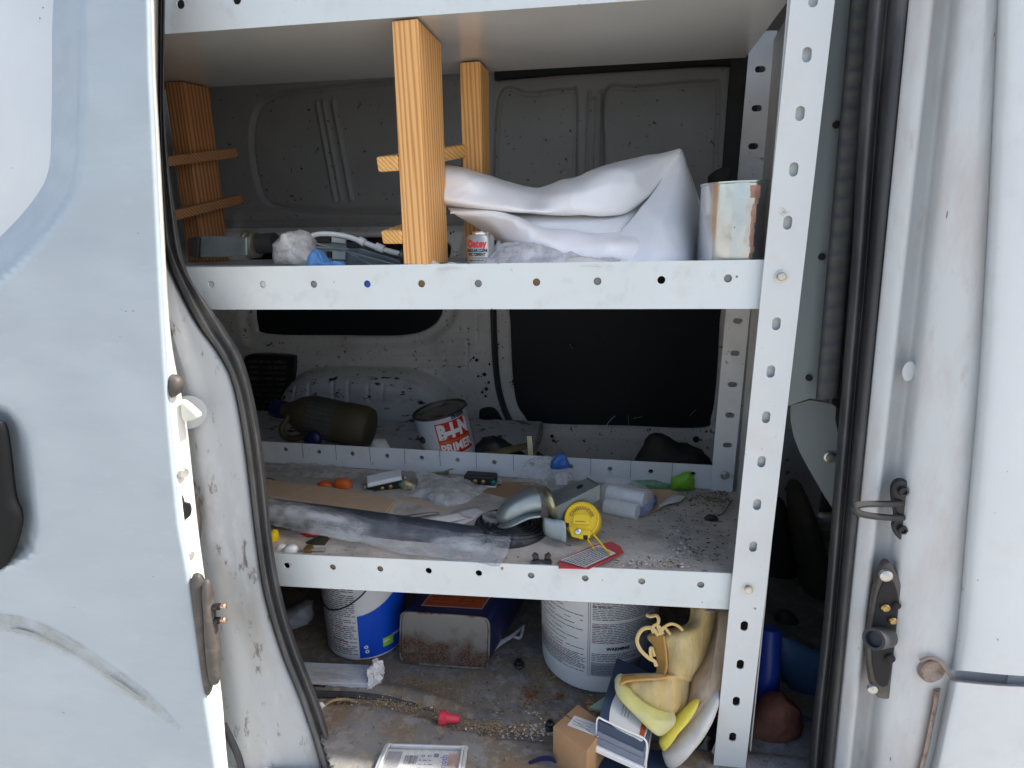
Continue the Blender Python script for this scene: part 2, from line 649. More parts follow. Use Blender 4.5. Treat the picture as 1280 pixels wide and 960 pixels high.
print_red = mat('red print', (.42, .10, .10), .6)
print_black = mat('black print', (.015, .015, .02), .6)
print_white = mat('white print', (.78, .78, .76), .5)
label_blue = mat('blue label', (.005, .075, .55), .38, var=.08, vscale=20, speck=(.6, .62, .66), sscale=60, sthr=.77)
label_navy = mat('navy can paint', (.008, .014, .075), .35, var=.2, vscale=20, coat=.3)
label_green = mat('lime label', (.33, .60, .04), .45)
label_orange = mat('orange label', (.50, .085, .02), .5, var=.2, vscale=50, dirt=[((.10, .04, .03), 70, .6, .55, .62)])
label_red = mat('red label', (.55, .02, .015), .4)
tin = mat('bare tin', (.66, .66, .65), .2, metal=1, var=.15, vscale=16, rvar=.08, dirt=[((.36, .22, .15), 20, .55, .63, .74)])
tin_dirty = mat('stained tin', (.30, .28, .26), .5, metal=.5, var=.2, vscale=16, dirt=[((.13, .06, .03), 24, .9, .50, .60), ((.07, .03, .02), 60, .8, .60, .66)])
brass = mat('brass', (.42, .28, .11), .3, metal=.9, var=.2, vscale=60)
copper = mat('copper', (.70, .38, .22), .35, metal=.9)
orange_pl = mat('orange plastic', (.62, .12, .015), .45, var=.15, vscale=40)
yellow_pl = mat('yellow plastic', (.78, .54, .012), .38, var=.06, vscale=40, dirt=[((.5, .33, .02), 40, .4, .58, .75)])
pink_pl = mat('red wire connector plastic', (.62, .045, .075), .4, var=.1, vscale=60)
red_tag = mat('red tag plastic', (.50, .075, .085), .45, var=.1, vscale=40)
green_pl = mat('green plastic', (.18, .42, .02), .45, var=.15, vscale=30)
green_film = film('pale green film', (.22, .45, .25), .75, .3, .3, 40)
blue_film = film('blue printed film', (.03, .16, .55), .93, .25, .1, 50)
lightblue_film = film('light blue printed film', (.10, .30, .68), .95, .3, .1, 50)
amber_pl = mat('amber jug plastic', (.075, .060, .032), .62, var=.2, vscale=14)
dark_lab = mat('dark jug label', (.06, .065, .055), .5, var=.2, vscale=40)
blue_cap = mat('blue cap plastic', (.010, .014, .07), .4)
shoe_yellow = mat('faded yellow shoe knit', (.60, .46, .20), .9, var=.3, vscale=40, bump=1, bscale=130, stretch=(1, 1, .22), dirt=[((.42, .36, .26), 30, .7, .44, .64), ((.64, .40, .12), 14, .7, .50, .64), ((.20, .18, .16), 90, .6, .58, .7)])
shoe_tan = mat('dusty shoe heel knit', (.42, .35, .25), .9, var=.3, vscale=40, bump=1, bscale=130, stretch=(1, 1, .22), dirt=[((.55, .33, .2), 9, .5, .52, .7), ((.28, .26, .24), 30, .5, .55, .7)])
shoe_orange = mat('orange shoe tongue', (.58, .33, .09), .8, var=.15, vscale=25, bump=.3, bscale=400)
sole_lime = mat('lime shoe sole', (.60, .57, .20), .6, var=.2, vscale=24, dirt=[((.52, .50, .38), 18, .75, .45, .62), ((.35, .32, .25), 60, .5, .58, .7)])
sole_grey = mat('grey white shoe sole', (.60, .58, .55), .6, var=.1, vscale=18, dirt=[((.42, .38, .33), 16, .6, .5, .7)])
lace_mat = mat('pale yellow lace', (.66, .48, .20), .8, bump=.4, bscale=600)
navy_box = mat('navy carton', (.03, .05, .10), .45, var=.12, vscale=20)
slate_card = mat('slate card edges', (.20, .23, .29), .6, var=.15, vscale=40, stretch=(.3, .3, 9))
floor_mat = mat('cargo floor mat', (.22, .212, .20), .9, var=.2, vscale=7, bump=.7, bscale=260,
                dirt=[((.10, .095, .09), 6, .8, .46, .62), ((.22, .155, .085), 8, .85, .45, .60), ((.36, .29, .19), 60, .65, .53, .66), ((.33, .33, .33), 26, .5, .54, .62), ((.05, .045, .04), 75, .7, .60, .68)])
painted_wood = mat('painted white board', (.58, .60, .63), .6, var=.12, vscale=22, stretch=(.3, 1, 3), dirt=[((.30, .25, .18), 22, .75, .52, .66), ((.36, .37, .40), 55, .7, .5, .62), ((.09, .09, .10), 70, .8, .62, .66)])
tin_base_mat = bpy.data.materials.new('rusty tin base')
tin_base_mat.use_nodes = True
_n, _l = tin_base_mat.node_tree.nodes, tin_base_mat.node_tree.links
_b = _n['Principled BSDF']
_b.inputs['Roughness'].default_value, _b.inputs['Metallic'].default_value = .5, .35
_tc, _sx, _ns, _ns2 = _n.new('ShaderNodeTexCoord'), _n.new('ShaderNodeSeparateXYZ'), _n.new('ShaderNodeTexNoise'), _n.new('ShaderNodeTexNoise')
_ns.inputs['Scale'].default_value, _ns.inputs['Detail'].default_value = 26, 8
_ns2.inputs['Scale'].default_value, _ns2.inputs['Detail'].default_value = 300, 9
for _q in (_ns, _ns2):
    _l.new(_tc.outputs['Object'], _q.inputs['Vector'])
_l.new(_tc.outputs['Generated'], _sx.inputs[0])
_m1 = _n.new('ShaderNodeMath')
_m1.operation = 'MULTIPLY_ADD'
_l.new(_ns.outputs['Fac'], _m1.inputs[0])
_m1.inputs[1].default_value = 1.5
_l.new(_sx.outputs['Z'], _m1.inputs[2])
_mr = _n.new('ShaderNodeMapRange')
_mr.inputs[1].default_value, _mr.inputs[2].default_value, _mr.inputs[3].default_value, _mr.inputs[4].default_value = 1.0, 1.42, 1, 0
_l.new(_m1.outputs[0], _mr.inputs[0])
_rr = _n.new('ShaderNodeValToRGB')
_rr.color_ramp.elements[0].position, _rr.color_ramp.elements[1].position = .35, .65
_rr.color_ramp.elements[0].color, _rr.color_ramp.elements[1].color = (.06, .03, .02, 1), (.20, .135, .10, 1)
_l.new(_ns2.outputs['Fac'], _rr.inputs[0])
_mx = _n.new('ShaderNodeMix')
_mx.data_type = 'RGBA'
_l.new(_mr.outputs[0], _mx.inputs[0])
_mx.inputs[6].default_value = (.235, .23, .215, 1)
_l.new(_rr.outputs[0], _mx.inputs[7])
_l.new(_mx.outputs[2], _b.inputs['Base Color'])
torn_white = mat('torn board end', (.72, .70, .67), .85, bump=.8, bscale=90)
concrete = mat('outdoor concrete', (.42, .40, .37), .9, var=.12, vscale=1.5, bump=.3, bscale=60)
cab_dark = mat('dark cab trim', (.03, .028, .027), .7, var=.3, vscale=15)
seat_mat = mat('brown grey seat cloth', (.085, .075, .062), .9, var=.2, vscale=25)
blue_cyl = mat('blue cylinder paint', (.012, .045, .30), .4, var=.15, vscale=30)
blue_panel = mat('slate blue plastic', (.05, .12, .24), .5, var=.1, vscale=12)
red_bag = mat('red brown bag', (.13, .045, .028), .75, var=.4, vscale=35, bump=.8, bscale=70)
partition_mat = mat('grey green partition paint', (.25, .29, .29), .5, var=.05, vscale=6)
gasket_mat = mat('ribbed grey gasket', (.085, .088, .09), .7, var=.2, vscale=30)
scuff_mat = film('yellowish scuff', (.47, .49, .44), .32, .5, .4, 30)
scratch_mat = mat('grey scratch', (.30, .33, .34), .5)
flake_dark = mat('rust flakes', (.24, .09, .03), .9, var=.4, vscale=200)
flake_tan = mat('sawdust', (.36, .265, .15), .95, var=.3, vscale=200)
flake_white = mat('white chips', (.52, .49, .43), .9, var=.15, vscale=200)
flake_brown = mat('dark crumbs', (.09, .075, .06), .95, var=.4, vscale=200)
wire_black = mat('black wire', (.02, .02, .022), .45)
green_metal = mat('green ground screw', (.02, .22, .14), .4, metal=.4)
hole_dark = mat('dark hole lining', (.012, .011, .012), .8)
plug_white = mat('pale hole filler', (.58, .60, .60), .6)
plug_grey = mat('grey hole filler', (.22, .22, .21), .6)
plug_blue = mat('blue hole filler', (.02, .06, .33), .5)
plug_brown = mat('brown hole filler', (.20, .12, .06), .7)
plug_tan = mat('tan hole filler', (.34, .30, .22), .7)

# ------------------------------------------------------------------ ground
g = BM()
add_grid(g, [[(x, y, -1.62) for x in (-60, -8, -2, 2, 8, 60)] for y in (-60, -8, -2, 2, 8, 60)])
go = obj('ground', g, concrete)
go['kind'] = 'structure'

# ------------------------------------------------------------------ the van
FZ = -1.0                       # cargo floor
WY = .95                        # far wall
van = thing('cargo_van', 'white cargo van seen through its open sliding side door', 'van', (-.2, .4, -1.62))


def poly_sdf(px, Y, n=6):
    pts = [P(x, y, Y) for x, y in smooth_loop(px, n)]
    return np.array([(p.x, p.z) for p in pts])


def sdf(XY, poly):
    d = np.full(len(XY), 1e9)
    ins = np.zeros(len(XY), bool)
    L = len(poly)
    for i in range(L):
        a, b = poly[i], poly[(i + 1) % L]
        e = b - a
        t = np.clip(((XY - a) @ e) / max(e @ e, 1e-12), 0, 1)
        d = np.minimum(d, np.linalg.norm(XY - a - t[:, None] * e, axis=1))
        c = ((a[1] <= XY[:, 1]) & (b[1] > XY[:, 1])) | ((b[1] <= XY[:, 1]) & (a[1] > XY[:, 1]))
        xi = a[0] + (XY[:, 1] - a[1]) / (e[1] if abs(e[1]) > 1e-12 else 1e-12) * e[0]
        ins ^= c & (XY[:, 0] < xi)
    return np.where(ins, d, -d)


def seg_d(XY, px):
    pts = [P(x, y, WY) for x, y in px]
    pts = np.array([(p.x, p.z) for p in pts])
    d = np.full(len(XY), 1e9)
    for a, b in zip(pts, pts[1:]):
        e = b - a
        t = np.clip(((XY - a) @ e) / max(e @ e, 1e-12), 0, 1)
        d = np.minimum(d, np.linalg.norm(XY - a - t[:, None] * e, axis=1))
    return d


def sstep(x):
    x = np.clip(x, 0, 1)
    return x * x * (3 - 2 * x)


gx = np.linspace(-1.7, .40, 560)
gz = np.linspace(-1.03, .66, 440)
GX, GZ = np.meshgrid(gx, gz)
XY = np.stack([GX.ravel(), GZ.ravel()], 1)
H = np.zeros(len(XY))            # + towards us
UL = [(312, 190), (314, 150), (326, 126), (350, 113), (400, 107), (500, 97), (570, 92), (578, 110), (578, 200), (575, 262), (500, 268), (420, 267), (350, 262), (325, 245)]
URa = [(622, 122), (665, 114), (712, 109), (722, 118), (722, 210), (720, 300), (670, 302), (622, 300)]
URb = [(756, 112), (800, 106), (885, 99), (902, 112), (899, 200), (893, 300), (820, 302), (752, 300), (754, 200)]
for q in (UL, URa, URb):
    dq = sdf(XY, poly_sdf(q, WY))
    H -= .012 * sstep(dq / .009) + .006 * np.exp(-((dq - .006) / .004) ** 2)
for q in ([(394, 128), (417, 250)], [(402, 127), (425, 250)], [(414, 126), (437, 249)], [(737, 118), (734, 216)], [(750, 117), (748, 216)], [(743, 126), (740, 216)]):
    H += .009 * np.exp(-(seg_d(XY, q) / .0045) ** 2)
zc = P(420, 283, WY).z
H += .022 * sstep((zc - XY[:, 1]) / .02)
H -= .010 * np.exp(-((XY[:, 1] - zc - .012) / .008) ** 2)
LWo = [(298, 260), (300, 350), (303, 412), (326, 438), (420, 440), (520, 436), (560, 417), (578, 388), (582, 330), (580, 260), (440, 255)]
LWi = [(318, 300), (318, 360), (320, 405), (334, 419), (420, 421), (500, 421), (536, 412), (554, 390), (558, 340), (556, 300), (440, 295)]
RWo = [(612, 280), (615, 400), (622, 478), (640, 520), (668, 539), (780, 545), (880, 547), (902, 530), (909, 480), (915, 400), (920, 280), (760, 276)]
RWi = [(634, 300), (636, 400), (641, 488), (653, 519), (674, 530), (780, 534), (878, 536), (891, 520), (897, 480), (902, 400), (905, 300), (760, 296)]
H -= .014 * sstep(sdf(XY, poly_sdf(LWo, WY)) / .03)
H -= .020 * sstep(sdf(XY, poly_sdf(LWi, WY)) / .008)
H -= .010 * sstep(sdf(XY, poly_sdf(RWo, WY)) / .02)
H -= .014 * sstep(sdf(XY, poly_sdf(RWi, WY)) / .010)
WH = [(350, 640), (350, 560), (353, 520), (366, 482), (392, 461), (430, 456), (480, 457), (520, 459), (556, 474), (580, 508), (592, 560), (595, 640), (480, 660)]
wd = sdf(XY, poly_sdf(WH, WY))
H += .085 * np.sqrt(1 - (1 - np.clip(wd / .055, 0, 1)) ** 2)
for q in ([(388, 475), (389, 500)], [(405, 470), (408, 510)], [(434, 468), (436, 512)], [(452, 468), (454, 510)], [(476, 472), (477, 490), (484, 494), (493, 490), (494, 472)]):
    H -= .006 * np.exp(-(seg_d(XY, q) / .004) ** 2)
for q in ([(557, 424), (586, 424), (586, 457), (559, 457), (557, 424)], [(598, 395), (598, 425)], [(300, 432), (350, 442), (560, 445), (600, 440)]):
    H -= .004 * np.exp(-(seg_d(XY, q) / .003) ** 2)
H += np.array([noise.noise(Vector((a * 3, b * 3, 0))) for a, b in XY]) * .003
nx, nz_ = len(gx), len(gz)
me = bpy.data.meshes.new('far_wall')
kk = (np.arange(nz_ - 1)[:, None] * nx + np.arange(nx - 1)[None, :]).ravel()
me.from_pydata(np.stack([XY[:, 0], WY - H, XY[:, 1]], 1).tolist(), [], np.stack([kk, kk + 1, kk + nx + 1, kk + nx], 1).tolist())
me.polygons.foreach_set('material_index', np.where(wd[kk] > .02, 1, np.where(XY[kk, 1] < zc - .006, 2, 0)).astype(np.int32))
bm = BM()
bm.from_mesh(me)
bpy.data.meshes.remove(me)
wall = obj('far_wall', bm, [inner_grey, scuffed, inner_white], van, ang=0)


def wall_poly(px, Y, depth, n=4):
    bm = BM()
    pts = [P(x, y, Y) for x, y in smooth_loop(px, n)]
    return add_prism(bm, pts, (0, depth, 0))


obj('window_blank', wall_poly(LWi, WY + .004, .01), black_blank, wall)
rwb = obj('window_blank', wall_poly(RWi, WY - .004, .01), black_blank, wall)
for q in ([(757, 533), (764, 524), (769, 520)], [(785, 519), (786, 531)], [(791, 523), (803, 521)], [(712, 430), (716, 436)], [(862, 520), (870, 512)]):
    bm = BM()
    add_tube(bm, [P(x, y, WY - .0045) for x, y in q], .0009, 4, 3)
    obj('scratch', bm, plug_white if q[0][0] == 757 else plug_grey, rwb)
bm = BM()
add_tube(bm, [P(x, y, WY - .025) for x, y in ((616, 300), (617, 400), (621, 470), (630, 510), (645, 538), (664, 562), (690, 580))], .011, 8, 6, squash=.6)
obj('door_gasket', bm, rubber, wall)
bm = add_prism(BM(), [P(x, y, WY - .03) for x, y in smooth_loop([(599, 520), (602, 511), (618, 511), (630, 530), (640, 556), (648, 590), (604, 590), (600, 555)], 3)], (0, .02, 0))
obj('wall_pocket', bm, black_plastic, wall)
# punched holes and dents of the wall
rn = random.Random(3)
for x, y, r in ((596, 450, 2), (606, 468, 2.2), (608, 486, 2.2), (603, 490, 1.6), (598, 470, 1.5), (611, 478, 1.6), (607, 495, 1.5), (592, 447, 1.4), (690, 545, 2.2), (870, 549, 4), (716, 433, 1.5), (612, 455, 1.4)):
    c = P(x, y, WY - .024)
    s = mpp(x, y, WY)
    bm = BM()
    add_lathe(bm, [(r * s, 0), (r * s, .004)], Matrix.Translation(c) @ Matrix.Rotation(R(90), 4, 'X'), 12)
    obj('punched_hole', bm, hole_dark, wall)
obj('roof_gap_shade', wall_poly([(618, 84), (700, 78), (800, 70), (945, 56), (945, 80), (860, 82), (800, 86), (700, 92), (618, 99)], WY - .03, .02, 1), hole_dark, wall, smooth=False)  # black strip added for the shade in the gap above the wall
obj('dark_wall_strip', wall_poly([(915, 70), (950, 60), (940, 250), (898, 250), (905, 200), (911, 120)], WY - .04, .02, 1), cab_dark, wall, smooth=False)  # dark sheet over the right end of the far wall
# vent grille
gr = obj('vent_grille', wall_poly([(306, 446), (330, 443), (362, 445), (367, 452), (364, 480), (352, 512), (340, 518), (318, 517), (312, 500), (308, 470)], WY - .045, .03, 3), black_plastic, wall)
for k in range(9):
    y = 452 + k * 7
    a, b = P(311 + k * .6, y, WY - .052), P(358 - max(0, k - 3) * 2.5, y, WY - .052)
    bm = BM()
    add_box(bm, (a + b) / 2, ((b - a).length, .012, .004), rotm(25, 0, 0))
    obj('slat', bm, taupe_plastic, gr, bevel=.001)
for x in (325, 342):
    bm = BM()
    a, b = P(x, 450, WY - .056), P(x + 3, 512, WY - .056)
    add_box(bm, (a + b) / 2, (.004, .006, (a - b).length))
    obj('grille_bar', bm, black_plastic, gr)

# floor, roof and the closed body round it
fx = np.linspace(-1.7, 1.3, 260)
fy = np.linspace(-.15, .99, 158)
ridge = [PZ(x, y, FZ) for x, y in ((330, 866), (400, 868), (450, 868), (500, 874), (545, 886), (580, 897), (640, 908), (700, 916), (780, 925))]
ridge = crom(ridge, 4)
RX = np.array([(p.x, p.y) for p in ridge])
rows = []
for y in fy:
    row = []
    for x in fx:
        p = np.array((x, y))
        dd = np.linalg.norm(RX - p, axis=1)
        k = int(dd.argmin())
        d = dd[k] * (1 if y > RX[k, 1] else -1)
        amp = max(0, 1 - k / len(RX) * 1.15)
        z = FZ + .016 * amp * math.exp(-((d - .016) / .014) ** 2) - .004 * math.exp(-((d + .012) / .012) ** 2)
        if d < -.03:
            z += .006
        z += .003 * noise.noise(Vector((x * 6, y * 6, 0)))
        z += .005 * math.exp(-((x + .36 + (y - .1) * .5) / .02) ** 2) * (1 if y > .08 else 0)
        row.append(Vector((x, y, z)))
    rows.append(row)
bm = add_grid(BM(), rows)
def to_px(v):
    c = W2C @ (v - CAM)
    return 640 + F_PX * c.x / c.z, 480 + F_PX * c.y / c.z


def outside_seal(v):
    if v.y > -.026 or v.x > -.5:
        return False
    x, y = to_px(v)
    return x < np.interp(y, [800, 875, 930, 975, 1060], [352, 384, 401, 413, 434])


for v in [v for v in bm.verts if outside_seal(v.co)]:
    v.co.y = -.022
obj('cargo_floor', bm, floor_mat, van, ang=0)
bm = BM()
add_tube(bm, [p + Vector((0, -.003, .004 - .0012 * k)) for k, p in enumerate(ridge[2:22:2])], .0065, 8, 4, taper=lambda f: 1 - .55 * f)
obj('fold_shadow', bm, rubber, van)  # black tube added along the mat fold as its shadow line
bm = BM()
box_between(bm, (-2.3, -.03, -1.3), (1.3, 1.0, FZ - .03))
obj('underbody', bm, cab_dark, van)
bm = BM()
box_between(bm, (-2.3, -.1, .66), (1.3, 1.0, .69))
obj('roof', bm, van_white, van, bevel=.01)
bm = BM()
box_between(bm, (-2.3, -.06, -1.04), (-2.27, 1.0, .66))
obj('rear_wall', bm, inner_grey, van)
bm = BM()
box_between(bm, (1.27, -.1, -1.04), (1.3, 1.0, .66))
obj('front_wall', bm, cab_dark, van)
bm = BM()
box_between(bm, (-2.27, .965, -1.04), (-1.7, .985, .66))
obj('side_lining', bm, cab_dark, van)
bm = BM()
box_between(bm, (.40, .965, -1.04), (1.27, .985, .66))
obj('side_lining', bm, cab_dark, van)
bm = BM()
box_between(bm, (-2.3, -.06, -1.5), (-.86, -.045, .66))
obj('rear_quarter_panel', bm, van_white, van)
bm = BM()
box_between(bm, (-1.3, -.06, .36), (.35, -.045, .66))
obj('door_header', bm, van_white, van)
# ledge behind the shelving (wheel housing shelf) that carries jug and primer tin
LZ = P(560, 572, .56).z
bm = BM()
box_between(bm, (-1.7, .42, LZ - .05), (-.40, .90, LZ))
obj('wheel_ledge', bm, scuffed, van, bevel=.006)

# ---- jamb behind the open door and its weather strip
sealL = [(200, -40), (199, 150), (200, 280), (204, 305), (212, 338), (242, 400), (270, 440), (288, 475), (300, 530), (309, 595), (318, 670), (329, 743), (350, 815), (373, 873), (392, 930), (404, 975), (425, 1060)]
sealR = [(207, -40), (206, 150), (214, 230), (222, 290), (236, 345), (264, 387), (286, 419), (304, 452), (317, 500), (325, 547), (332, 600), (340, 680), (352, 745), (370, 805), (397, 875), (415, 930), (428, 975), (450, 1060)]
sealR = [sealR[0], sealR[1]] + sealR[3:]
SY = -.035
rows = []
for (a, b) in zip(sealL, sealR[:len(sealL)]):
    rows.append([(a[0] + (b[0] - a[0]) * t, a[1] + (b[1] - a[1]) * t, SY + o) for t, o in ((0, .02), (.12, -.004), (.32, -.014), (.5, -.008), (.62, -.004), (.8, -.016), (1, .0), (1.04, .03))])
obj('rear_door_seal', patch(rows, 4, 5), rubber_dusty, van, ang=0)
# jamb sheet from the door edge to the seal, a soft step down its middle
rows = []
for a, (e, s1, s2) in zip(sealL, ((190, .3, .6), (192, .3, .6), (196, .3, .6), (197, .3, .6), (198, .3, .6), (202, .3, .55), (206, .3, .52), (209, .35, .55), (213, .38, .58), (219, .4, .6), (226, .42, .62), (234, .43, .62), (244, .43, .6), (252, .42, .6), (258, .42, .6), (264, .42, .6), (274, .4, .6))):
    w_ = a[0] - e
    rows.append([(e - 25, a[1], -.062), (e + w_ * s1 * .6, a[1], -.062), (e + w_ * s1, a[1], -.060), (e + w_ * s2, a[1], -.050), (e + w_ * (s2 + .15), a[1], -.046), (a[0] - 1.5, a[1], -.040), (a[0] + 3, a[1], -.018)])
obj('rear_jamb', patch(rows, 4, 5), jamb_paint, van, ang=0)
# dark gap behind the lower part of the door
bm = BM()
add_tube(bm, [P(x, y, -.064) for x, y in ((280, 905), (292, 930), (300, 950), (306, 980), (318, 1040))], .006, 8, 5, squash=.4)
obj('jamb_crease', bm, rubber, van)

# ---- front pillar: steps seen from the seal out to the front door skin
ys = (-160, 0, 160, 320, 480, 640, 780, 900, 980, 1120)


def lin(x0, x1, y):
    return x0 + (x1 - x0) * y / 960


cols = [  # x at y=0, x at y=960, depth
    (1134, 1012, .02), (1136, 1040, -.028), (1139, 1046, -.036), (1164, 1061, -.046), (1172, 1067, -.032), (1188, 1082, -.030), (1197, 1092, -.054),
    (1208, 1108, -.064), (1230, 1128, -.066), (1244, 1142, -.060), (1250, 1152, -.058)]
rows = []
for y in ys:
    e = 1252 if y < 0 else np.interp(y, [0, 320, 640, 800, 846, 960, 1120], [1250, 1235, 1212, 1198, 1190, 1166, 1130])
    r_ = [(lin(a, b, y), y, Y) for a, b, Y in cols[:-3]]
    r_ += [(r_[-1][0] + (e - r_[-1][0]) * .5, y, -.069), (e - 14, y, -.067), (e - 5, y, -.063), (e + 3, y, -.060), (e + 40, y, -.058), (e + 330, y, -.058)]
    rows.append(r_)
pillar = obj('front_pillar', patch(rows, 4, 3), pillar_white, van, ang=0)
# front door skin and the sill panel under it
def door_edge(y):
    pts = [(-160, 1258), (0, 1250), (160, 1243), (320, 1235), (480, 1226), (640, 1212), (740, 1204), (800, 1198), (846, 1190), (960, 1166), (1120, 1130)]
    for (y0, x0), (y1, x1) in zip(pts, pts[1:]):
        if y <= y1:
            return x0 + (x1 - x0) * (y - y0) / (y1 - y0)
    return pts[-1][1]


rows = []
for y in (-160, 0, 160, 320, 480, 640, 740, 800, 838):
    e = door_edge(y)
    rows.append([(e - 4, y, -.056), (e - 1, y, -.066), (e + 6, y, -.077), (e + 20, y + 1, -.084), (e + 60, y + 5, -.088), (e + 130, y + 10, -.088), (e + 300, y + 24, -.084)])
fd = obj('front_door', patch(rows, 4, 4), van_white, van, ang=0)
rows = []
for y in (849, 852, 858, 900, 960, 1120):
    e = door_edge(y)
    rows.append([(e - 7, y, -.045), (e - 2, y, -.062), (e + 4, y, -.078 if y > 850 else -.062), (e + 14, y + 1, -.084 if y > 850 else -.064), (e + 60, y + 5, -.086 if y > 850 else -.064), (e + 130, y + 9, -.086 if y > 850 else -.064), (e + 300, y + 24, -.084 if y > 850 else -.064)])
obj('sill_panel', patch(rows, 4, 4), van_white, van, ang=0)
bm = BM()
box_between(bm, (.30, -.060, -1.06), (1.3, -.045, .66))
obj('front_side_panel', bm, van_white, van)
bm = BM()
box_between(bm, (-.86, -.07, -1.5), (1.3, -.055, -1.06))
obj('lower_body', bm, van_white, van)
# drain dimple with a rusty channel
rust_seam = mat('rusty seam', (.30, .24, .20), .8, var=.3, vscale=40, dirt=[((.14, .06, .03), 45, .8, .5, .62)])
bm = BM()
add_tube(bm, [P(x, y, -.070) for x, y in ((1172, 862), (1168, 885), (1163, 910), (1158, 935), (1150, 968), (1140, 1020))], .007, 8, 5, squash=.35)
obj('seam_channel', bm, rust_seam, pillar)
c = P(1166, 839, -.0715)
bm = BM()
add_lathe(bm, [(.0165, -.006), (.0165, .0005), (.0145, .0022), (.0115, .0008), (.006, -.0002), (.001, -.0004)], Matrix.Translation(c) @ Matrix.Rotation(R(90), 4, 'X') @ Matrix.Rotation(R(12), 4, 'Y'), 28)
obj('drain_dimple', bm, rust_seam, pillar)
bm = BM()
add_tube(bm, [P(x, y, -.074) for x, y in ((1150, 826), (1163, 822), (1176, 828), (1183, 838), (1189, 846))], .0022, 6, 5)
obj('dimple_rim', bm, rust_seam, pillar)
# stamped oval blank
bm = BM()
c = P(1136, 464, -.047)
add_lathe(bm, [(.0085, -.001), (.0088, .0002), (.0070, .0007), (.003, .0002)], Matrix.Translation(c) @ Matrix.Rotation(R(90), 4, 'X') @ Matrix.Diagonal((.8, 1.35, 1, 1)), 24)
obj('oval_blank', bm, pillar_white, pillar)

# striker
st = BM()
pl = [(1116, 612), (1122, 602), (1132, 601), (1139, 608), (1141, 622), (1146, 634), (1145, 650), (1140, 660), (1138, 670), (1131, 677), (1122, 672), (1117, 660), (1120, 648), (1117, 630)]
add_prism(st, [P(x, y, -.058) for x, y in smooth_loop(pl, 3)], (0, .010, 0))
strk = obj('striker', st, black_plastic, van, bevel=.002)
bm = BM()
add_tube(bm, [P(1126, 629, -.058), P(1108, 630, -.075), P(1085, 630, -.092), P(1070, 632, -.100), P(1067, 636, -.102), P(1072, 641, -.100), P(1090, 645, -.088), P(1112, 647, -.072), P(1128, 647, -.058)], .0042, 8, 5)
obj('striker_loop', bm, black_plastic, strk)
for x, y in ((1129, 614), (1128, 662)):
    bm = BM()
    add_lathe(bm, [(.0058, -.002), (.0058, .003), (.0035, .004), (.003, .0015)], Matrix.Translation(P(x, y, -.060)) @ Matrix.Rotation(R(90), 4, 'X'), 6)
    obj('screw', bm, black_plastic, strk)
# contact plate
bm = BM()
pl = [(1102, 712), (1110, 703), (1117, 708), (1124, 724), (1131, 742), (1130, 770), (1124, 820), (1119, 866), (1114, 874), (1098, 873), (1092, 864), (1088, 850), (1084, 810), (1087, 790), (1093, 745)]
add_prism(bm, [P(x, y, -.062) for x, y in smooth_loop(pl, 2)], (0, .012, 0))
cpl = obj('contact_plate', bm, taupe_plastic, van, bevel=.002)
bm = add_prism(BM(), [P(x, y, -.0635) for x, y in smooth_loop([(1101, 735), (1112, 722), (1122, 742), (1121, 775), (1116, 820), (1110, 856), (1098, 856), (1093, 842), (1090, 815), (1094, 765)], 2)], (0, .002, 0))
obj('contact_recess', bm, hole_dark, cpl)
for x, y, r in ((1106, 759, .0055), (1115, 775, .0050)):
    bm = BM()
    add_lathe(bm, [(r, -.001), (r, .003), (r * .7, .0042), (r * .3, .003), (.001, .003)], Matrix.Translation(P(x, y, -.064)) @ Matrix.Rotation(R(90), 4, 'X'), 20)
    obj('contact', bm, brass, cpl)
bm = BM()
a = P(1108, 796, -.062)
b = P(1092, 799, -.088)
add_lathe(bm, [(.0135, 0), (.0135, (b - a).length), (.010, (b - a).length), (.009, (b - a).length - .008)], Matrix.Translation(a) @ frame_to(b - a).to_4x4(), 24)
obj('rubber_buffer', bm, rubber, cpl)
for x, y, r, mm in ((1107, 719, .0075, steel_bolt), (1090, 861, .0062, steel_bolt), (1112, 822, .006, hole_dark), (1120, 756, .005, hole_dark)):
    bm = BM()
    add_lathe(bm, [(r, -.002), (r, .003), (r * .6, .005)], Matrix.Translation(P(x, y, -.064)) @ Matrix.Rotation(R(90), 4, 'X'), 18)
    obj('screw', bm, mm, cpl)

# front weather strip, ribbed gasket and the partition behind
rows = []
for y in ys:
    l_, r_ = lin(1087, 1012, y), lin(1137, 1042, y)
    if 200 < y < 800:
        l_ += 4
    rows.append([(l_ + (r_ - l_) * t, y, -.02 + o) for t, o in ((-.04, .05), (0, .012), (.1, -.004), (.25, -.010), (.38, .002), (.46, .004), (.55, -.006), (.72, -.016), (.9, -.018), (1, -.006), (1.02, .02))])
obj('front_door_seal', patch(rows, 4, 3), rubber, van, ang=0)
GYc = .035
rows = []
for k in range(71):
    y = -60 + k * 8
    l_, r_ = 1063 - .0875 * y, 1090 - .088 * y
    o = .0022 * math.sin(k * 2.2)
    rows.append([(l_, y, GYc + .012), (l_ + 2, y, GYc - .004 + o), ((l_ + r_) / 2, y - 1, GYc - .008 + o), (r_, y - 3, GYc - .004 + o), (r_ + 2, y - 3, GYc + .02)])
obj('ribbed_gasket', patch(rows, 2, 2), gasket_mat, van, ang=0)
pts = [P(x, y, .06) for x, y in ((1040, -60), (1075, -60), (1030, 500), (1012, 498), (984, 508))]
part_ = obj('partition_panel', add_prism(BM(), pts, (0, .004, 0)), partition_mat, van, smooth=False)
